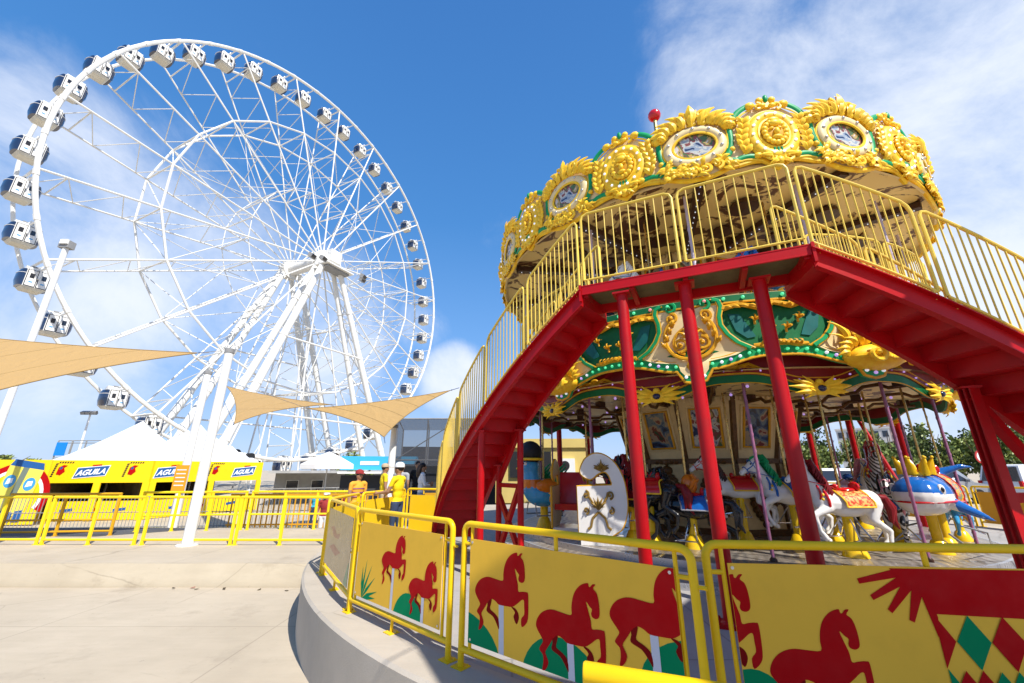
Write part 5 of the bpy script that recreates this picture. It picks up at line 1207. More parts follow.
# hoarding with a printed can
p = pt(-45, 470, 22.2); q = pt(50, 470, 22.8); t = q - p; Lw = Vector((t.x, t.y, 0)).length
root = empty('hoarding', (p.x, p.y, -1.2), atan2(t.y, t.x)); m = MB(); m.mat(val_y); m.box((Lw / 2, 0, 1.62), (Lw, .06, 3.2)); m.build('board', root)
def PH(u, v, w): return (u, -.036 - w, v)
m = MB(); cx, cz = Lw - 1.35, 1.55
ringp = lambda r0, r1, a0, a1: [(cx + r1 * cos(a0 + (a1 - a0) * i / 24), cz - .15 + r1 * .95 * sin(a0 + (a1 - a0) * i / 24)) for i in range(25)] + [(cx + r0 * cos(a1 - (a1 - a0) * i / 24), cz - .15 + r0 * .95 * sin(a1 - (a1 - a0) * i / 24)) for i in range(25)]
m.mat(sign_w); m.poly(ringp(1.25, 1.42, -.5, pi + .9), lambda u, v, w: PH(u, v, .004 + w)); m.mat(ban_r); m.poly(ringp(1.42, 1.72, -.5, pi + .9), lambda u, v, w: PH(u, v, .008 + w))
m.poly([(cx - 2.6, .5), (cx - 1.3, .9), (cx - 1.25, 1.9), (cx - 1.7, 1.7)], lambda u, v, w: PH(u, v, .012 + w)); m.mat(sign_b); m.poly([(cx - 2.4, 2.4), (cx - 2.0, 2.4), (cx - 1.6, 3.1), (cx - 2.0, 3.1)], lambda u, v, w: PH(u, v, .006 + w)); m.mat(sign_w); m.sph((cx - 1.5, -.04, 2.75), (.4, .01, .3), 14, 8)
m.build('printed_ring', root, smooth=0)
m = MB(); xf = Matrix.Translation((cx, -.05, cz)) @ Matrix.Rotation(R_(9), 4, 'Y'); m.xf = xf @ Matrix.Translation((.1, 0, .12)) @ Matrix.Diagonal((1.6, 1, 1.18, 1))
m.mat(mat('yellow can print', (.80, .66, .10), .3)); m.poly([(-.52, -1.0), (.52, -1.0), (.52, 1.0), (-.52, 1.0)], lambda u, v, w: (u, -w, v), .01)
m.mat(sign_b); m.poly([(-.52, 1.0), (.52, 1.0), (.44, 1.28), (-.44, 1.28)], lambda u, v, w: (u, -w, v), .012); m.mat(mat('dark can stripe', (.16, .20, .16), .4)); m.poly([(-.1, -1.0), (.08, -1.0), (.08, 1.0), (-.1, 1.0)], lambda u, v, w: (u, -.012 - w, v), .004)  # dark stripe belongs to the can print
for x in (-.3, .3):
    m.mat(blue_lt); m.poly([(x + .17 * cos(2 * pi * i / 16), .35 + .28 * sin(2 * pi * i / 16)) for i in range(16)], lambda u, v, w: (u, -.013 - w, v), .004); m.mat(sign_w); m.poly([(x - .09, .2), (x + .09, .3), (x + .07, .5), (x - .08, .45)], lambda u, v, w: (u, -.02 - w, v), .004)
m.build('printed_can', root)
m = MB(); m.mat(sign_b)
for i in range(4): m.poly([(cx - .9 + .42 * i, .15), (cx - .55 + .42 * i, .15), (cx - .5 + .42 * i, .6 + .12 * (i % 2)), (cx - .85 + .42 * i, .66)], lambda u, v, w: PH(u, v, .03 + w), .006)
m.mat(sign_w); m.box((cx - .4, -.075, .42), (.9, .01, .08)); m.build('printed_letters', root); tag(root, 'yellow hoarding printed with a large can and a red arch', 'hoarding')
# floodlight pole, blue scaffold, umbrella
p = pt(73, 470, 42); root = empty('floodlight_pole', (p.x, 42, -1.25)); z1 = pt(81, 415, 42).z + 1.25; m = MB(); m.mat(white); m.cyl((0, 0, 0), (0, 0, z1), .14, 8, .08); m.build('pole', root); m = MB(); m.mat(grey_st); m.box((0, 0, z1 + .1), (1.3, .15, .15)); [m.box((x, -.2, z1 + .2), (.45, .35, .3), rx=.5) for x in (-.5, 0, .55)]; m.build('lamp_head', root); tag(root, 'thin floodlight pole rising behind the white tent', 'light pole')
p = pt(60, 470, 36); root = empty('scaffold', (p.x, 36, -1.25)); z1 = pt(60, 443, 36).z + 1.25; m = MB(); m.mat(grey_st)
for x in (-.9, .3, 1.5, 2.7): m.cyl((x, 0, 0), (x, 0, z1 + .2), .05, 6); m.cyl((x, 1.2, 0), (x, 1.2, z1 + .2), .05, 6)
for z in (z1 * .5, z1 * .75, z1, z1 + .2): m.cyl((-.9, 0, z), (2.7, 0, z), .04, 6)
m.build('tubes', root); m = MB(); m.mat(mat('blue sheet', (.01, .22, .62), .5)); m.box((-.45, -.08, z1 - .5), (.9, .05, 1.1)); m.build('blue_sheet', root); tag(root, 'grey scaffold with a blue sheet behind the tent', 'scaffold')
p = pt(327, 470, 22); root = empty('parasol', (p.x, 22, -1.0)); z1 = pt(327, 452, 22).z + 1.0; m = MB(); m.mat(white); m.cyl((0, 0, 0), (0, 0, z1), .03, 8); m.build('pole', root)
m = MB(); m.mat(tentw); m.lathe([(.01, z1 + .02), (.7, z1 - .28), (1.35, z1 - .62), (1.36, z1 - .85)], n=8); m.build('canopy', root, smooth=20); tag(root, 'white parasol shading people sitting below the wheel', 'parasol')
# ================================================================== RIDE FIGURES standing on the carousel floor
FZ = .262
def sadd(m, x0, x1, r, a, mt, trim=None, z=0.0, n=10, drop=0.0):
    """blanket wrapped over a barrel along x"""
    m.mat(mt); vs = []; fs = []
    for i in range(5):
        x = x0 + (x1 - x0) * i / 4
        for j in range(n + 1):
            q = -a + 2 * a * j / n; f = 1 + drop * abs(q / a) ** 2; vs.append((x + .03 * sin(3 * q), r * f * sin(q), z + r * 1.05 * cos(q)))
    k = n + 1; m.add(vs, [(i * k + j, i * k + j + 1, (i + 1) * k + j + 1, (i + 1) * k + j) for i in range(4) for j in range(n)])
    if trim:
        m.mat(trim)
        for i in (0, 4): m.tube(vs[i * k:(i + 1) * k], .016, 6)
        for j in (0, n): m.tube([vs[i * k + j] for i in range(5)], .016, 6)
HP = [((-.40, 0, .0), (.32, 0, .02), .20, .19), ((-.05, 0, -.03), (.42, .19, .20)), ((.38, 0, .05), (.17, .16, .19)), ((-.44, 0, .04), (.21, .19, .20)),
      ((.40, 0, .12), (.56, 0, .38), .145, .11), ((.56, 0, .38), (.66, 0, .60), .11, .085), ((.64, 0, .62), (.78, 0, .52), .095, .075), ((.78, 0, .52), (.95, 0, .40), .07, .05), ((.95, 0, .395), (.055, .05, .048)), ((.72, 0, .50), (.085, .065, .085)),
      ((.62, .05, .68), (.60, .065, .80), .03, .008), ((.62, -.05, .68), (.60, -.065, .80), .03, .008),
      ((.38, .10, -.06), (.66, .11, -.18), .09, .05), ((.66, .11, -.18), (.60, .11, -.44), .048, .034), ((.60, .11, -.44), (.53, .11, -.55), .036, .05),
      ((.36, -.10, -.08), (.52, -.12, -.34), .09, .05), ((.52, -.12, -.34), (.40, -.12, -.56), .048, .034), ((.40, -.12, -.56), (.32, -.12, -.62), .036, .05),
      ((-.45, .11, .0), (-.36, .13, -.26), .13, .075), ((-.36, .13, -.26), (-.62, .12, -.44), .07, .045), ((-.62, .12, -.44), (-.58, .12, -.66), .042, .034), ((-.58, .12, -.66), (-.50, .12, -.74), .036, .052),
      ((-.45, -.11, .0), (-.44, -.13, -.28), .13, .075), ((-.44, -.13, -.28), (-.72, -.12, -.40), .07, .045), ((-.72, -.12, -.40), (-.74, -.12, -.62), .042, .034), ((-.74, -.12, -.62), (-.68, -.12, -.71), .036, .052)]
_hb = blob('body', HP, .021, lambda c: 1 if (c.z < -.655 or (c.z < -.50 and c.x > .2)) else 0, [white_gl, dark])
horse_me = _hb.data; bpy.data.objects.remove(_hb)
def zebra_mat():
    m = bpy.data.materials.new('zebra stripes'); m.use_nodes = True; n = m.node_tree; b = n.nodes['Principled BSDF']; b.inputs['Roughness'].default_value = .3
    t = n.nodes.new('ShaderNodeTexCoord'); w = n.nodes.new('ShaderNodeTexWave'); w.inputs['Scale'].default_value = 5.0; w.inputs['Distortion'].default_value = 2.5; w.bands_direction = 'DIAGONAL'; n.links.new(t.outputs['Object'], w.inputs['Vector'])
    r = n.nodes.new('ShaderNodeValToRGB'); r.color_ramp.interpolation = 'CONSTANT'; r.color_ramp.elements[0].color = (.02, .02, .02, 1); r.color_ramp.elements[1].position = .45; r.color_ramp.elements[1].color = (.78, .76, .72, 1)
    n.links.new(w.outputs['Fac'], r.inputs[0]); n.links.new(r.outputs[0], b.inputs['Base Color']); return m
zeb = zebra_mat()
blanket_red = colour_noise_mat('red embroidered blanket', [(.60, .03, .02), (.62, .05, .02), (.78, .40, .12)], 22, .3, .4)
blanket_yel = colour_noise_mat('yellow cloth with red flowers', [(.86, .58, .02), (.86, .55, .02), (.65, .06, .02), (.05, .35, .25)], 16, .3, .5)
def pedestal(root, z1, x=0.0, y=0.0):
    m = MB(); m.mat(yellow_gl); m.lathe([(.20, 0), (.19, .05), (.12, .22), (.085, .25), (.085, z1)], (x, y, 0), 18); m.build('pedestal', root)
def stirrups(root, zc):
    m = MB(); m.mat(chrome)
    for s in (-1, 1): m.g = s; m.tube([(.05, s * .12, zc - .25), (.12, s * .34, zc - .55), (.28, s * .36, zc - .58), (.30, s * .36, zc - .58), (-.10, s * .36, zc - .58), (-.05, s * .14, zc - .3)], .014, 6)
    build_parts(m, 'foot_rest', root)
def ride_horse(phi, r, heading, zc, bodym, manem, blanket, trim, strap, label, top=2.95, z0=FZ, hoofm=dark, scale=.86, extra=None):
    p = pc(phi, r, z0); W_ = car.matrix_basis @ p
    root = empty('carousel_horse', W_, heading - BETA); root.scale = (scale,) * 3
    me = horse_me.copy(); me.materials.clear(); me.materials.append(bodym); me.materials.append(hoofm)
    bo = bpy.data.objects.new('body', me); COL.objects.link(bo); bo.parent = root; bo.location = (0, 0, zc)
    m = MB(); m.mat(manem); rnd = random.Random(int(phi * 7) + 3); m.xf = Matrix.Translation((0, 0, zc))
    for i in range(9):
        t = i / 8; q = Vector((.36, 0, .30)).lerp(Vector((.58, 0, .72)), t)
        for s in (-1, 1): m.tube([q, q + Vector((-.08, s * .06, .02)), q + Vector((-.10 + rnd.uniform(-.04, .02), s * .12, -.10)), q + Vector((-.05, s * .13, -.2))], [.03, .045, .035, .008], 6)
    m.tube([(.62, 0, .72), (.70, 0, .70), (.78, .0, .60)], [.035, .035, .008], 6); m.build('mane', root)
    m = MB(); m.mat(manem); m.xf = Matrix.Translation((0, 0, zc))
    m.tube([(-.60, 0, .12), (-.74, 0, .10), (-.84, 0, -.06), (-.82, 0, -.28), (-.90, 0, -.42)], [.04, .07, .085, .06, .012], 10); m.tube([(-.74, .03, .10), (-.80, .05, -.1), (-.76, .05, -.34)], [.05, .06, .01], 8); m.build('tail', root)
    m = MB(); m.xf = Matrix.Translation((0, 0, zc)); sadd(m, -.34, .16, .222, 1.75, blanket, trim, 0, drop=.12); m.mat(strap); m.sph((-.08, 0, .235), (.17, .12, .045), 12, 8); m.sph((-.25, 0, .29), (.05, .13, .09), 10, 6); m.sph((.10, 0, .28), (.05, .07, .06), 10, 6); m.build('saddle', root)
    m = MB(); m.xf = Matrix.Translation((0, 0, zc)); m.mat(strap)
    m.tube([(.40 + .10 * cos(q) * .2, .185 * sin(q), .06 + .205 * cos(q) * 1.05) for q in [i * pi / 10 for i in range(21)]], .026, 6, closed=True); m.tube([(.50 + .02 * cos(q), .15 * sin(q), .20 + .16 * cos(q)) for q in [i * pi / 10 for i in range(21)]], .02, 6, closed=True)
    m.mat(trim); [m.sph((.47 + .05 * cos(k * .9), .19 * sin(k * .5 - 1.6), .06 + .16 * cos(k * .5 - 1.6)), .026, 6, 5) for k in range(7)]; m.build('chest_strap', root)
    m = MB(); m.xf = Matrix.Translation((0, 0, zc)); m.mat(strap)
    for (c, a, b2) in (((.86, 0, .455), .065, .066), ((.72, 0, .555), .075, .105)): m.tube([(c[0] + .6 * b2 * cos(q), a * 1.02 * sin(q), c[2] + b2 * cos(q)) for q in [i * pi / 8 for i in range(17)]], .010, 5, closed=True)
    for s in (-1, 1): m.tube([(.87, s * .06, .46), (.76, s * .078, .53), (.66, s * .085, .66)], .010, 5); m.tube([(.87, s * .062, .44), (.55, s * .15, .36), (.2, s * .1, .28)], .008, 5)
    m.build('bridle', root)
    m = MB(); m.xf = Matrix.Translation((0, 0, zc)); m.mat(black_gl); [m.sph((.765, s * .062, .575), (.022, .014, .022), 8, 6) for s in (-1, 1)]; [m.sph((.98, s * .028, .40), .010, 6, 5) for s in (-1, 1)]; m.build('eyes', root)
    m = MB(); m.mat(brass); m.cyl((0.02, 0, zc - .1), (.02, 0, (top - z0) / scale), .022, 10); n = 60; m.tube([(.02 + .023 * cos(i * .7), .023 * sin(i * .7), zc + .2 + ((top - z0) / scale - zc - .2) * i / n) for i in range(n + 1)], .007, 4, caps=False); m.build('brass_pole', root)
    pedestal(root, zc - .15); stirrups(root, zc)
    if extra: extra(root, zc)
    return tag(root, label, 'carousel horse')
def head_at(phi, off=0): return R_(180 + off) + R_(phi)               # clockwise travel: facing left when seen at the front
# heading is measured in the carousel frame: local +x is the tangent to the right; riders face -x
def PR(x, y): d = Vector((x - AX.x, y - AX.y)); e = Vector((cos(BETA), -sin(BETA))); w = Vector((-sin(BETA), -cos(BETA))); return math.degrees(atan2(d.dot(e), d.dot(w))), d.length
def orange_back(root, zc):
    m = MB(); m.xf = Matrix.Translation((0, 0, zc)); m.mat(orange_gl); m.sph((-.02, 0, .42), (.16, .15, .20), 14, 10)
    for i in range(7): a = -1.2 + .4 * i; m.tube([(-.05, .13 * sin(a), .36), (-.16, .16 * sin(a), .50 + .04 * cos(a)), (-.10, .14 * sin(a), .62)], [.05, .05, .015], 6)
    m.build('flame_backrest', root)
    m = MB(); m.xf = Matrix.Translation((0, 0, zc)); m.mat(blue_lt); m.sph((-.38, 0, .27), (.13, .13, .12), 12, 8); m.mat(green); [m.sph((-.5, .12 * s, .12), (.06, .05, .10), 8, 6) for s in (-1, 1)]; m.build('rear_ornament', root)
f = PR(3.05, 7.45); ride_horse(f[0], f[1], R_(180 + f[0]), .74, black_gl, black_gl, blue_gl, silver, red_gl, 'black carousel horse with a blue silver-edged blanket and orange flame backrest', extra=orange_back)
f = PR(4.88, 7.55); ride_horse(f[0], f[1], R_(180 + f[0]), .98, white_gl, green, blue_gl, gold, blue_gl, 'white carousel horse with blue bridle rearing beside the centre drum')
f = PR(5.15, 6.75); ride_horse(f[0], f[1], R_(180 + f[0] - 4), .86, white_gl, maroon, blanket_red, gold, red_gl, 'white carousel horse under a red embroidered blanket with gold edging', hoofm=black_gl)
f = PR(7.35, 8.6); ride_horse(f[0], f[1], R_(180 + f[0]), 1.32, zeb, red_gl, maroon, gold, red_gl, 'zebra striped carousel figure with a tall red mane')
f = PR(6.75, 7.75); ride_horse(f[0], f[1], R_(180 + f[0] + 12), .66, zeb, black_gl, green, white_gl, pink_gl, 'small zebra striped carousel pony with a green saddle cloth', scale=.82)
f = PR(6.2, 9.3); ride_horse(f[0], f[1], R_(180 + f[0]), .95, brown_dk, maroon, red_gl, gold, red_gl, 'dark brown carousel horse with a red saddle near the inner ring')
f = PR(2.2, 8.0); ride_horse(f[0], f[1], R_(180 + f[0]), .9, black_gl, black_gl, maroon, gold, red_gl, 'black carousel horse with a maroon blanket behind the white chariot')
f = PR(8.6, 10.4); ride_horse(f[0], f[1], R_(180 + f[0]), .8, mat('tan gloss', (.42, .22, .08), .25, coat=.5), cream_lt, blue_gl, gold, red_gl, 'tan carousel horse with a blue blanket and pale mane')
f = PR(1.9, 10.6); ride_horse(f[0], f[1], R_(180 + f[0]), .9, white_gl, red_gl, red_gl, gold, red_gl, 'white carousel horse with red mane and red saddle deep in the shade')
# upper deck horses, only just visible over the landing
ride_horse(-8, 3.9, R_(180 - 8), .80, white_gl, white_gl, blue_gl, silver, blue_gl, 'white maned carousel horse on the upper deck, peeping over the landing', top=6.35, z0=4.2, scale=.85)
ride_horse(-30, 3.9, R_(180 - 30), .80, black_gl, maroon, blue_gl, gold, orange_gl, 'dark carousel horse with a blue blanket and dark red mane on the upper deck', top=6.35, z0=4.2, scale=.85)
ride_horse(24, 3.9, R_(180 + 24), .62, blue_gl, blue_gl, yellow_gl, gold, red_gl, 'blue carousel horse and yellow cloth on the upper deck', top=6.35, z0=4.2, scale=.85)

f = PR(4.15, 7.9); ride_horse(f[0], f[1], R_(180 + f[0]), 1.15, white_gl, brown_dk, red_gl, gold, red_gl, 'white carousel horse with a brown mane raised high against the drum', scale=.8)
f = PR(5.75, 7.9); ride_horse(f[0], f[1], R_(180 + f[0]), .85, mat('dapple grey', (.42, .41, .40), .25, coat=.5, var=.5, vscale=7), black_gl, orange_gl, gold, red_gl, 'dapple grey carousel horse with an orange blanket and black mane', scale=.8)
f = PR(7.9, 9.9); ride_horse(f[0], f[1], R_(180 + f[0]), 1.0, white_gl, pink_gl, pink_gl, gold, blue_gl, 'white carousel horse with a pink mane and pink blanket', scale=.84)
f = PR(6.9, 10.9); ride_horse(f[0], f[1], R_(180 + f[0]), 1.0, mat('chestnut gloss', (.24, .07, .02), .25, coat=.5), black_gl, maroon, gold, red_gl, 'chestnut carousel horse with a maroon blanket beyond the drum', scale=.84)
f = PR(8.3, 8.2); ride_horse(f[0], f[1], R_(180 + f[0]), .8, blue_lt, white_gl, white_gl, gold, red_gl, 'light blue carousel pony with a white mane beyond the whale', scale=.7)
f = PR(2.45, 7.75); ride_horse(f[0], f[1], R_(180 + f[0]), 1.05, black_gl, maroon, red_gl, gold, red_gl, 'black carousel horse with a dark red mane and red blanket', scale=.84)
# ---- crowned whale
f = PR(6.72, 7.02); p = pc(f[0], f[1], FZ); root = empty('carousel_whale', car.matrix_basis @ p, R_(180 + f[0] + 2) - BETA); root.scale = (.8,) * 3; zc = 1.06
WP = [((.10, 0, .02), (.62, .43, .40)), ((.40, 0, .0), (.40, .42, .37)), ((-.30, 0, .04), (-.85, 0, .22), .32, .13), ((-.85, 0, .22), (-1.05, 0, .40), .13, .09), ((-1.05, 0, .42), (-1.22, .34, .56), .10, .05), ((-1.05, 0, .42), (-1.22, -.34, .56), .10, .05), ((-1.22, .34, .56), (-1.30, .50, .55), .06, .02), ((-1.22, -.34, .56), (-1.30, -.50, .55), .06, .02),
      ((.12, .36, -.12), (-.10, .66, -.32), .12, .07), ((-.10, .66, -.32), (-.26, .80, -.42), .07, .02), ((.12, -.36, -.12), (-.10, -.66, -.32), .12, .07), ((-.10, -.66, -.32), (-.26, -.80, -.42), .07, .02)]
def whale_face(c):
    if abs(c.y) > .44 or c.x < -.62: return 0
    return 0 if c.z > .08 + .10 * (c.x < -.2) - .10 * max(0, abs(c.y) - .25) * 2 else 1
bo = blob('body', WP, .03, whale_face, [blue_gl, white_gl], root); bo.location = (0, 0, zc); 
m = MB(); m.xf = Matrix.Translation((0, 0, zc)); m.mat(yellow_gl); m.lathe([(.20, .38), (.22, .43), (.20, .46)], (.22, 0, 0), 20)
for k in range(7): a = 2 * pi * k / 7; q = Vector((.22 + .21 * cos(a), .21 * sin(a), .44)); m.tube([q - Vector((0, 0, .03)), q + Vector((.03 * cos(a), .03 * sin(a), .13)), q + Vector((.09 * cos(a), .09 * sin(a), .28))], [.095, .07, .014], 8, flat=.5); m.sph(q + Vector((.09 * cos(a), .09 * sin(a), .295)), .03, 8, 6)
m.mat(orange_gl); [m.sph((.22 + .20 * cos(2 * pi * k / 7 + .4), .20 * sin(2 * pi * k / 7 + .4), .47), .025, 6, 5) for k in range(7)]; m.build('crown', root)
m = MB(); m.xf = Matrix.Translation((0, 0, zc)); m.mat(red_gl); m.tube([(.12 + .66 * cos(a), .455 * sin(a), -.08 - .03 * cos(a)) for a in [-1.75 + 3.5 * i / 24 for i in range(25)]], .022, 6); m.build('mouth_line', root)
m = MB(); m.xf = Matrix.Translation((0, 0, zc)); [(m.mat(white_gl), m.sph((.45, s * .36, .12), (.09, .06, .11), 10, 8), m.mat(black_gl), m.sph((.50, s * .395, .13), (.035, .03, .05), 8, 6), setattr(m, 'g', m.g + 1)) for s in (-1, 1)]; build_parts(m, 'eye', root)
m = MB(); m.xf = Matrix.Translation((-.32, 0, zc + .02)); sadd(m, -.30, .14, .40, 1.9, blanket_yel, red_gl, 0, 14); m.mat(red_gl); m.sph((-.08, 0, .44), (.22, .17, .07), 14, 8); m.sph((-.28, 0, .48), (.06, .17, .13), 12, 8); m.sph((.12, 0, .50), (.05, .10, .10), 10, 6); m.build('saddle', root)
m = MB(); m.mat(brass); m.cyl((-.3, 0, zc), (-.3, 0, 3.34), .022, 10); m.build('brass_pole', root); pedestal(root, zc - .3, .05); pedestal(root, zc - .25, -.45)
m = MB(); m.mat(grey_st)
for s in (-1, 1): m.g = s; m.tube([(.5, s * .3, .42), (.55, s * .55, .18), (-.4, s * .62, .18), (-.45, s * .6, .40), (-.3, s * .3, .5)], .018, 6)
build_parts(m, 'foot_rail', root); tag(root, 'blue and white whale with a golden crown on the carousel floor', 'carousel whale')

# ---- white chariot with gilded scrolls
CH = [(0, 0), (.62, 0), (.80, .10), (.92, .34), (.95, .62), (.90, .95), (.76, 1.20), (.56, 1.34), (.36, 1.36), (.18, 1.26), (.08, 1.08), (.12, .98), (.28, .92), (.44, 1.02), (.58, 1.04), (.66, .92), (.62, .80), (.0, .80)]
CH = CH[:2] + crom(CH, 4)[8:-8] + CH[-1:]
def chariot(x, y, face, label, panel, lw=1.0, sc=1.0):
    fphi, fr = PR(x, y); root = empty('carousel_chariot', (x, y, FZ), face); root.scale = (sc * .9, sc, sc)
    for yy, nm in ((-.34, 'side_panel'), (.34, 'side_panel')):
        m = MB(); m.mat(panel); m.poly(CH, lambda u, v, w, yy=yy: (u - .45, yy + w, v + .16), .045); sd = m.build(nm, root, smooth=20)
        m = MB(); m.mat(gold_dk if panel is not white_gl else mat('old gold relief', (.30, .18, .035), .4, var=.4, vscale=20)); y2 = yy - .012 if yy < 0 else yy + .057; F = lambda u, v, w: (u - .45, y2 - (w if yy < 0 else -w), v + .16); m.fn = lambda p: F(p.x, p.y, p.z)
        for s in (-1, 1):
            m.tube([(.40, .42, 0), (.40 + s * .10, .52, 0), (.40 + s * .17, .62, 0), (.40 + s * .20, .70, 0)], .022, 6); scroll(m, .40 + s * .23, .66, .07, s, 0, .02, 1.2); m.tube([(.40, .38, 0), (.40 + s * .12, .28, 0), (.40 + s * .16, .14, 0), (.40 + s * .22, .10, 0)], .022, 6); scroll(m, .40 + s * .24, .40, .06, -s, 0, .018, 1.2)
        for a in (.5, 1.05, 1.57, 2.1, 2.65): leaf(m, .40, .46, a, .18, 0, 0, .028)
        m.g = 1
        for a in (.4, 1.57, 2.75): leaf(m, .50, 1.10, a, .16, 0, 0, .03)
        m.tube([(.36, 1.12, 0), (.5, 1.06, 0), (.64, 1.12, 0)], .02, 6)
        build_parts(m, 'gilt_scroll', sd)
    m = MB(); m.mat(gold_dk); 
    for yy in (-.32, .36): m.tube([(u - .45, yy, v + .16) for u, v in CH], .022, 6, closed=True)
    m.build('gold_edging', root)
    m = MB(); m.mat(red_gl); m.box((.02, .02, .55), (.62, .62, .12)); m.box((.36, .02, .90), (.12, .62, .70), ry=.18); m.build('seat', root)
    m = MB(); m.mat(white_gl); m.box((-.02, .02, .08), (.8, .66, .16)); m.build('step_base', root); return tag(root, label, 'carousel chariot')
chariot(1.64, 7.95, R_(-14), 'white carousel chariot with dark gold scrollwork on its tall curved side', white_gl)
chariot(1.25, 9.0, R_(70), 'white and gold carousel chariot with a red seat standing behind the scrollwork chariot', cream_lt, sc=.95)
# ---- blue peacock boat
root = empty('carousel_bird_seat', (.72, 9.75, FZ), R_(200)); zc = .75
bo = blob('body', [((0, 0, .0), (.46, .36, .30)), ((-.25, 0, .05), (-.62, 0, .22), .24, .10), ((.28, 0, .1), (.34, 0, .50), .24, .18), ((.34, 0, .56), (.22, .2, .2))], .03, lambda c: 0 if c.z < .12 or c.z > .28 else 1, [blue_lt, orange_gl], root); bo.location = (0, 0, zc)
m = MB(); m.xf = Matrix.Translation((0, 0, zc)); m.mat(orange_gl); [m.sph((-.02, s * .33, .16), (.36, .07, .15), 14, 8) for s in (-1, 1)]; m.mat(green)
for s in (-1, 1):
    for i in range(6): m.tube([(-.05 - .02 * i, s * .36, .22), (-.2 - .05 * i, s * .40, .24 + .05 * (5 - i)), (-.36 - .02 * i, s * .40, .28 + .07 * (5 - i))], [.02, .035, .01], 6)
m.build('wing', root)
m = MB(); m.xf = Matrix.Translation((0, 0, zc)); m.mat(dark); m.sph((.32, 0, .86), (.27, .26, .27), 16, 10); m.mat(gold); m.tube([(.32 + .28 * cos(a), .27 * sin(a), .72) for a in [i * pi / 10 for i in range(20)]], .03, 6, closed=True); m.build('hat', root)
m = MB(); m.xf = Matrix.Translation((0, 0, zc)); m.mat(yellow_gl); m.tube([(.50, 0, .55), (.66, 0, .52)], [.07, .015], 10); m.mat(white_gl); [m.sph((.48, s * .1, .62), .05, 8, 6) for s in (-1, 1)]; m.mat(black_gl); [m.sph((.52, s * .105, .625), .022, 8, 6) for s in (-1, 1)]; m.build('beak_and_eyes', root)
m = MB(); m.mat(brass); m.cyl((0, 0, zc), (0, 0, 2.7), .022, 10); m.build('brass_pole', root); pedestal(root, zc - .2)
m = MB(); m.mat(grey_st); [(setattr(m, 'g', s), m.tube([(.3, s * .2, .55), (.3, s * .3, .30), (-.3, s * .3, .30), (-.3, s * .2, .55)], .016, 6)) for s in (-1, 1)]; build_parts(m, 'foot_rail', root)
tag(root, 'blue bird shaped carousel seat with orange wing and dark hat', 'carousel seat')
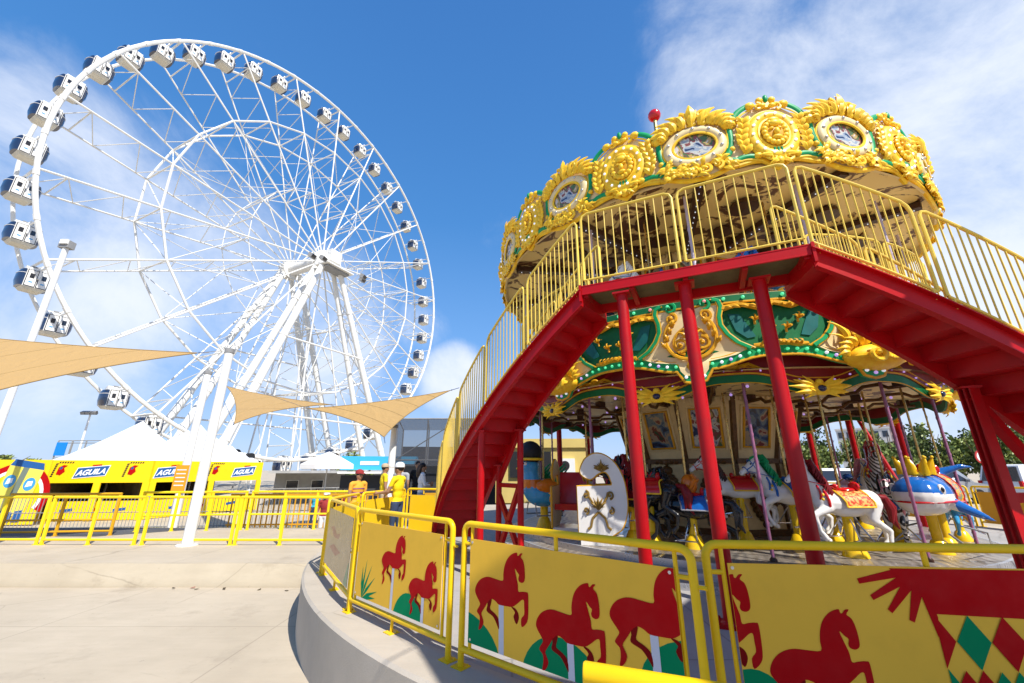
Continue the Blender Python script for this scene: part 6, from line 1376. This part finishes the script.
# ================================================================== PEOPLE
skin = mat('brown skin', (.36, .19, .11), .55); hair_d = mat('dark hair', (.018, .012, .010), .5)
def person(x, y, z, yaw, top, legs_, label, h=1.68, pose='stand', hat=None, hairlong=False, shoes=dark, short=False, skirt=None, female=False, top2=None):
    """yaw 0 looks along +x. Body is one skin; slots: skin, top, trousers, shoes"""
    root = empty('person', (x, y, z), yaw); s = h / 1.70; sh = .195 if female else .215
    hip, knee, chest, neck = .90, .48, 1.26, 1.45
    P = [((0, .09, hip - .02), (.03, .095, knee), .098, .062), ((.03, .095, knee), (-.02, .10, .09), .06, .042), ((-.03, .10, .05), (.13, .11, .035), .045, .034),
         ((0, -.09, hip - .02), (-.01, -.095, knee), .098, .062), ((-.01, -.095, knee), (-.05, -.10, .09), .06, .042), ((-.06, -.10, .05), (.10, -.11, .035), .045, .034),
         ((0, 0, .93), (.105, .165, .12)), ((0, 0, 1.08), (.10, .145, .17)), ((0, 0, chest), (.115, .175, .20)), ((0, -sh * .8, 1.40), (0, sh * .8, 1.40), .07, .07), ((-.005, 0, 1.38), (.01, 0, 1.53), .062, .052),
         ((.02, 0, 1.61), (.098, .076, .118)), ((.05, 0, 1.555), (.055, .05, .055)), ((.115, 0, 1.60), (.02, .014, .022)), ((.09, 0, 1.55), (.02, .03, .012)), ((.01, .078, 1.60), (.018, .012, .03)), ((.01, -.078, 1.60), (.018, .012, .03))]
    arms = {'stand': [((0, .24, 1.12), (.05, .26, .88)), ((0, -.24, 1.12), (.05, -.26, .88))], 'lean': [((.10, .25, 1.14), (.36, .22, 1.10)), ((.08, -.25, 1.14), (.34, -.20, 1.10))],
            'fold': [((.06, .25, 1.13), (.25, .04, 1.17)), ((.06, -.25, 1.13), (.25, -.03, 1.12))], 'phone': [((.05, .25, 1.14), (.27, .08, 1.26)), ((.0, -.24, 1.12), (.05, -.26, .88))]}[pose]
    hands = []
    for sd, (el, wr) in zip((1, -1), arms):
        S_ = Vector((0, sd * sh * .98, 1.39)); el = Vector(el); wr = Vector(wr); P += [(S_, el, .058, .042), (el, wr, .04, .028)]
        d = (wr - el).normalized(); side = d.cross(Vector((0, sd, 0))).normalized() if abs(d.y) < .9 else Vector((0, 0, 1)); pl = wr + d * .055; P += [(wr, pl, .028, .034)]
        hands.append((wr, pl))
        for k, L in enumerate((.062, .072, .068, .052)): b0 = pl + side * (.027 - .018 * k) + d * .01; P.append((b0, b0 + d * L + Vector((0, 0, -.012)), .0095, .008))
        P.append((wr + d * .025 + side * .03, wr + d * .075 + side * .055, .012, .009))
    cut = 1.14 if short else 0
    def fm(c):
        for w, pl in hands:
            if (c - pl).length < .125 and ((c - w).dot(pl - w) > -.0): return 0
        if c.z > 1.475: return 0
        if c.z < .085: return 3
        if c.z < .93 and abs(c.y) < .215: return 2
        if abs(c.y) > sh + .0 and c.z < 1.25 and short: return 0
        if pose != 'stand' and short and (c.x > .13): return 0
        return 1
    o = blob('body', [tuple(Vector(q) if isinstance(q, tuple) and len(q) == 3 and i in (0,) else q for i, q in enumerate(p)) for p in P], .0135, fm, [skin, top, legs_, shoes], root, 2)
    o.scale = (s,) * 3
    m = MB(); m.mat(hair_d)
    m.sph((.0, 0, 1.645), (.105, .088, .10), 14, 10)
    if hairlong: m.tube([(-.05, 0, 1.66), (-.095, 0, 1.55), (-.10, 0, 1.38), (-.09, 0, 1.28)], [.07, .085, .075, .02], 10)
    q = m.build('hair', root); q.scale = (s,) * 3
    m = MB(); m.mat(dark); [m.sph((.103, sd * .034, 1.625), (.010, .013, .008), 6, 5) for sd in (-1, 1)]; q = m.build('eyes', root); q.scale = (s,) * 3
    if hat:
        m = MB(); m.mat(hat); m.lathe([(.112, 1.655), (.112, 1.70), (.09, 1.745), (.04, 1.768), (.001, 1.772)], (.0, 0, 0), 18); m.tube([(.09, 0, 1.665), (.15, 0, 1.662), (.20, 0, 1.652)], [.075, .07, .03], 10, flat=.15); q = m.build('cap', root); q.scale = (s,) * 3
    if top2:
        m = MB(); m.mat(top2); [m.tube([(r_ * cos(a), 1.32 * 0 + r2 * sin(a), zz) for a in [i * pi / 8 for i in range(16)]], .012, 5, closed=True) for r_, r2, zz in ((.118, .178, 1.28), (.112, .165, 1.18), (.108, .158, 1.08))]; q = m.build('shirt_bands', root); q.scale = (s,) * 3
    if skirt: m = MB(); m.mat(skirt); m.lathe([(.13, 1.0), (.17, .85), (.21, .55)], n=18); q = m.build('skirt', root); q.scale = (s,) * 3
    return tag(root, label, 'person')
yel_shirt = mat('yellow t-shirt', (.85, .62, .01), .75); jeans = mat('blue jeans', (.04, .065, .13), .8, var=.3, vscale=9); jeans_l = mat('pale jeans', (.20, .28, .38), .8); white_c = mat('white cotton', (.70, .70, .70), .8); black_c = mat('black cotton', (.02, .02, .022), .8); beige = mat('beige trousers', (.45, .36, .24), .8); orange_c = mat('orange shirt', (.78, .36, .04), .75); violet_c = mat('violet cloth', (.18, .04, .22), .75); blue_c = mat('turquoise shirt', (.04, .38, .55), .75); red_c = mat('dark red cloth', (.28, .03, .03), .8)
person(-2.42, 9.15, .0, R_(165), yel_shirt, jeans, 'person in a yellow t-shirt, jeans and white cap leaning on the yellow fence', h=1.60, pose='lean', hat=white_c, short=True)
person(-4.15, 11.6, -.27, R_(-35), orange_c, jeans, 'person in an orange shirt with violet bands and a red cap by the railing', h=1.72, pose='stand', hat=red_c, short=True, top2=violet_c)
gq = None
person(-2.55, 12.1, 0, R_(20), white_c, jeans_l, 'person in a white long sleeved top and pale jeans waiting by the red stairs', h=1.66, pose='fold', female=True, hairlong=True)
person(-2.05, 12.55, 0, R_(200), yel_shirt, beige, 'person in yellow top with beige trousers nearest the stair railing in the queue', h=1.64, pose='stand', female=True, hairlong=True)
person(-3.35, 12.9, 0, R_(80), mat('grey shirt', (.35, .36, .38), .8), black_c, 'person in a grey shirt with dark trousers in the queue', h=1.66, pose='stand', short=True)
person(-3.0, 13.5, 0, R_(-60), black_c, jeans, 'person in black in the back of the queue', h=1.74, pose='phone')
person(-3.65, 12.2, 0, R_(30), yel_shirt, beige, 'person in a yellow shirt and straw coloured cap behind the man leaning on the fence', h=1.62, pose='stand', hat=beige, short=True)
person(-1.9, 14.0, 0, R_(240), orange_c, black_c, 'person in an orange top half hidden by the stair railing', h=1.66, pose='stand', female=True, hairlong=True)
p = pt(319, 478, 20.5); person(p.x, 20.5, -1.08, R_(-60), blue_c, jeans, 'person in a turquoise shirt under the white parasol', h=1.7, pose='stand', short=True)
p = pt(328, 487, 15.5); person(p.x, 15.5, -.95, R_(-80), red_c, white_c, 'person in a white cap and dark red top behind the yellow railing', h=1.66, pose='stand', hat=white_c, short=True)
for i, (px, Y, t_) in enumerate(((338, 19.5, black_c), (345, 21, red_c), (353, 20, black_c))):
    p = pt(px, 480, Y); person(p.x, Y, -1.05, R_(-90 + 50 * i), t_, black_c, ('person in black standing beside the white parasol', 'person in dark red standing farther back by the parasol', 'person in black standing in front of the small tree')[i], h=1.6 + .05 * i)

# ================================================================== PARKED CARS beyond the right side
tyre = mat('tyre', (.02, .02, .02), .8); headl = mat('lamp lens', (.6, .6, .62), .1); tail_l = mat('tail lamp', (.45, .01, .01), .2)
def carv(x, y, yaw, paint, label, L=4.5, W_=1.8, H=1.62, kind='suv'):
    root = empty('parked_car', (x, y, -.04), yaw)
    prof = [(-L / 2, .45), (-L / 2 + .05, .85), (-L / 2 + .12, 1.0), (L * .24, 1.0), (L * .45, .88), (L / 2, .70), (L / 2, .35), (L / 2 - .25, .28), (-L / 2 + .25, .28)]
    roof = [(-L / 2 + .10, .98), (-L / 2 + .30, H - .06), (-L / 2 + .7, H), (L * .08, H), (L * .16, H - .05), (L * .30, .98)]
    def loft(m, P, ws):
        n = len(P); vs = [(u, -w, v) for (u, v), w in zip(P, ws)] + [(u, w, v) for (u, v), w in zip(P, ws)]
        m.add(vs, [tuple(range(n)), tuple(range(2 * n - 1, n - 1, -1))] + [(i, (i + 1) % n, n + (i + 1) % n, n + i) for i in range(n)])
    m = MB(); m.mat(paint); loft(m, prof, [W_ / 2 * k for k in (.94, .98, 1, 1, .97, .90, .92, .95, .97)]); loft(m, roof, [W_ / 2 * k for k in (.95, .80, .78, .78, .80, .95)]); m.build('body', root, smooth=25)
    m = MB(); m.mat(blk_gl)
    for s in (-1, 1):
        for (a, b2, c, d) in (((-L * .42), (-L * .36), (-L * .12), (-L * .12)), ((-L * .10), (-L * .10), (L * .10), (L * .24))):
            m.add([(a, s * W_ / 2 * .955, 1.03), (b2, s * W_ / 2 * .83, H - .12), (c, s * W_ / 2 * .83, H - .12), (d, s * W_ / 2 * .955, 1.03)], [(0, 1, 2, 3)])
    m.add([(L * .295, -W_ * .42, 1.01), (L * .165, -W_ * .37, H - .08), (L * .165, W_ * .37, H - .08), (L * .295, W_ * .42, 1.01)], [(0, 1, 2, 3)]); m.add([(-L / 2 + .10, -W_ * .42, 1.03), (-L / 2 + .27, -W_ * .36, H - .12), (-L / 2 + .27, W_ * .36, H - .12), (-L / 2 + .10, W_ * .42, 1.03)], [(0, 1, 2, 3)]); m.build('windows', root, smooth=0)
    for xw in (-L * .31, L * .31):
        for s in (-1, 1): 
            m = MB(); m.mat(tyre); m.tube([(xw, s * (W_ / 2 - .22), .33), (xw, s * (W_ / 2 + .01), .33)], .33, 20); wh = m.build('wheel', root); m = MB(); m.mat(silver); m.tube([(xw, s * (W_ / 2 + .0), .33), (xw, s * (W_ / 2 + .02), .33)], .2, 14); m.build('rim', wh)
    for s in (-1, 1):
        m = MB(); m.mat(headl); m.sph((L / 2 - .12, s * W_ * .36, .72), (.16, .2, .09), 10, 6); m.build('headlight', root); m = MB(); m.mat(tail_l); m.box((-L / 2 + .06, s * W_ * .44, .9), (.1, .12, .3)); m.build('tail_light', root)
        m = MB(); m.mat(paint); m.box((L * .20, s * (W_ / 2 + .08), 1.05), (.1, .18, .12)); m.build('mirror', root)
    return tag(root, label, 'car')
cw = mat('white car paint', (.72, .72, .72), .25, coat=.6); cs = mat('silver car paint', (.42, .43, .45), .3, metal=.5, coat=.5); cd = mat('dark car paint', (.04, .05, .07), .25, coat=.6)
carv(16.9, 22.4, R_(8), cw, 'white parked car behind the zebra figure'); carv(20.9, 21.4, R_(6), cs, 'silver parked car behind the round sign'); carv(25.6, 20.6, R_(5), cw, 'long white parked car behind the whale tail', L=4.9, H=1.8); carv(31.0, 20.4, R_(4), cw, 'white parked van seen past the red trestle of the stairs', L=5.0, H=1.85); carv(13.2, 23.5, R_(10), cd, 'dark parked car half hidden by the carousel drum')
root = empty('round_sign', (21.2, 19.0, -.04)); m = MB(); m.mat(grey_st); m.cyl((0, 0, 0), (0, 0, 1.9), .03, 8); m.build('post', root); m = MB(); m.mat(mat('sign red rim', (.5, .05, .04), .4)); m.tube([(0, -.02, 2.1), (0, .02, 2.1)], .30, 20); m.mat(sign_w); m.tube([(0, -.03, 2.1), (0, -.022, 2.1)], .24, 20); m.build('disc', root); tag(root, 'small round white sign on a post in front of the parked cars', 'sign')
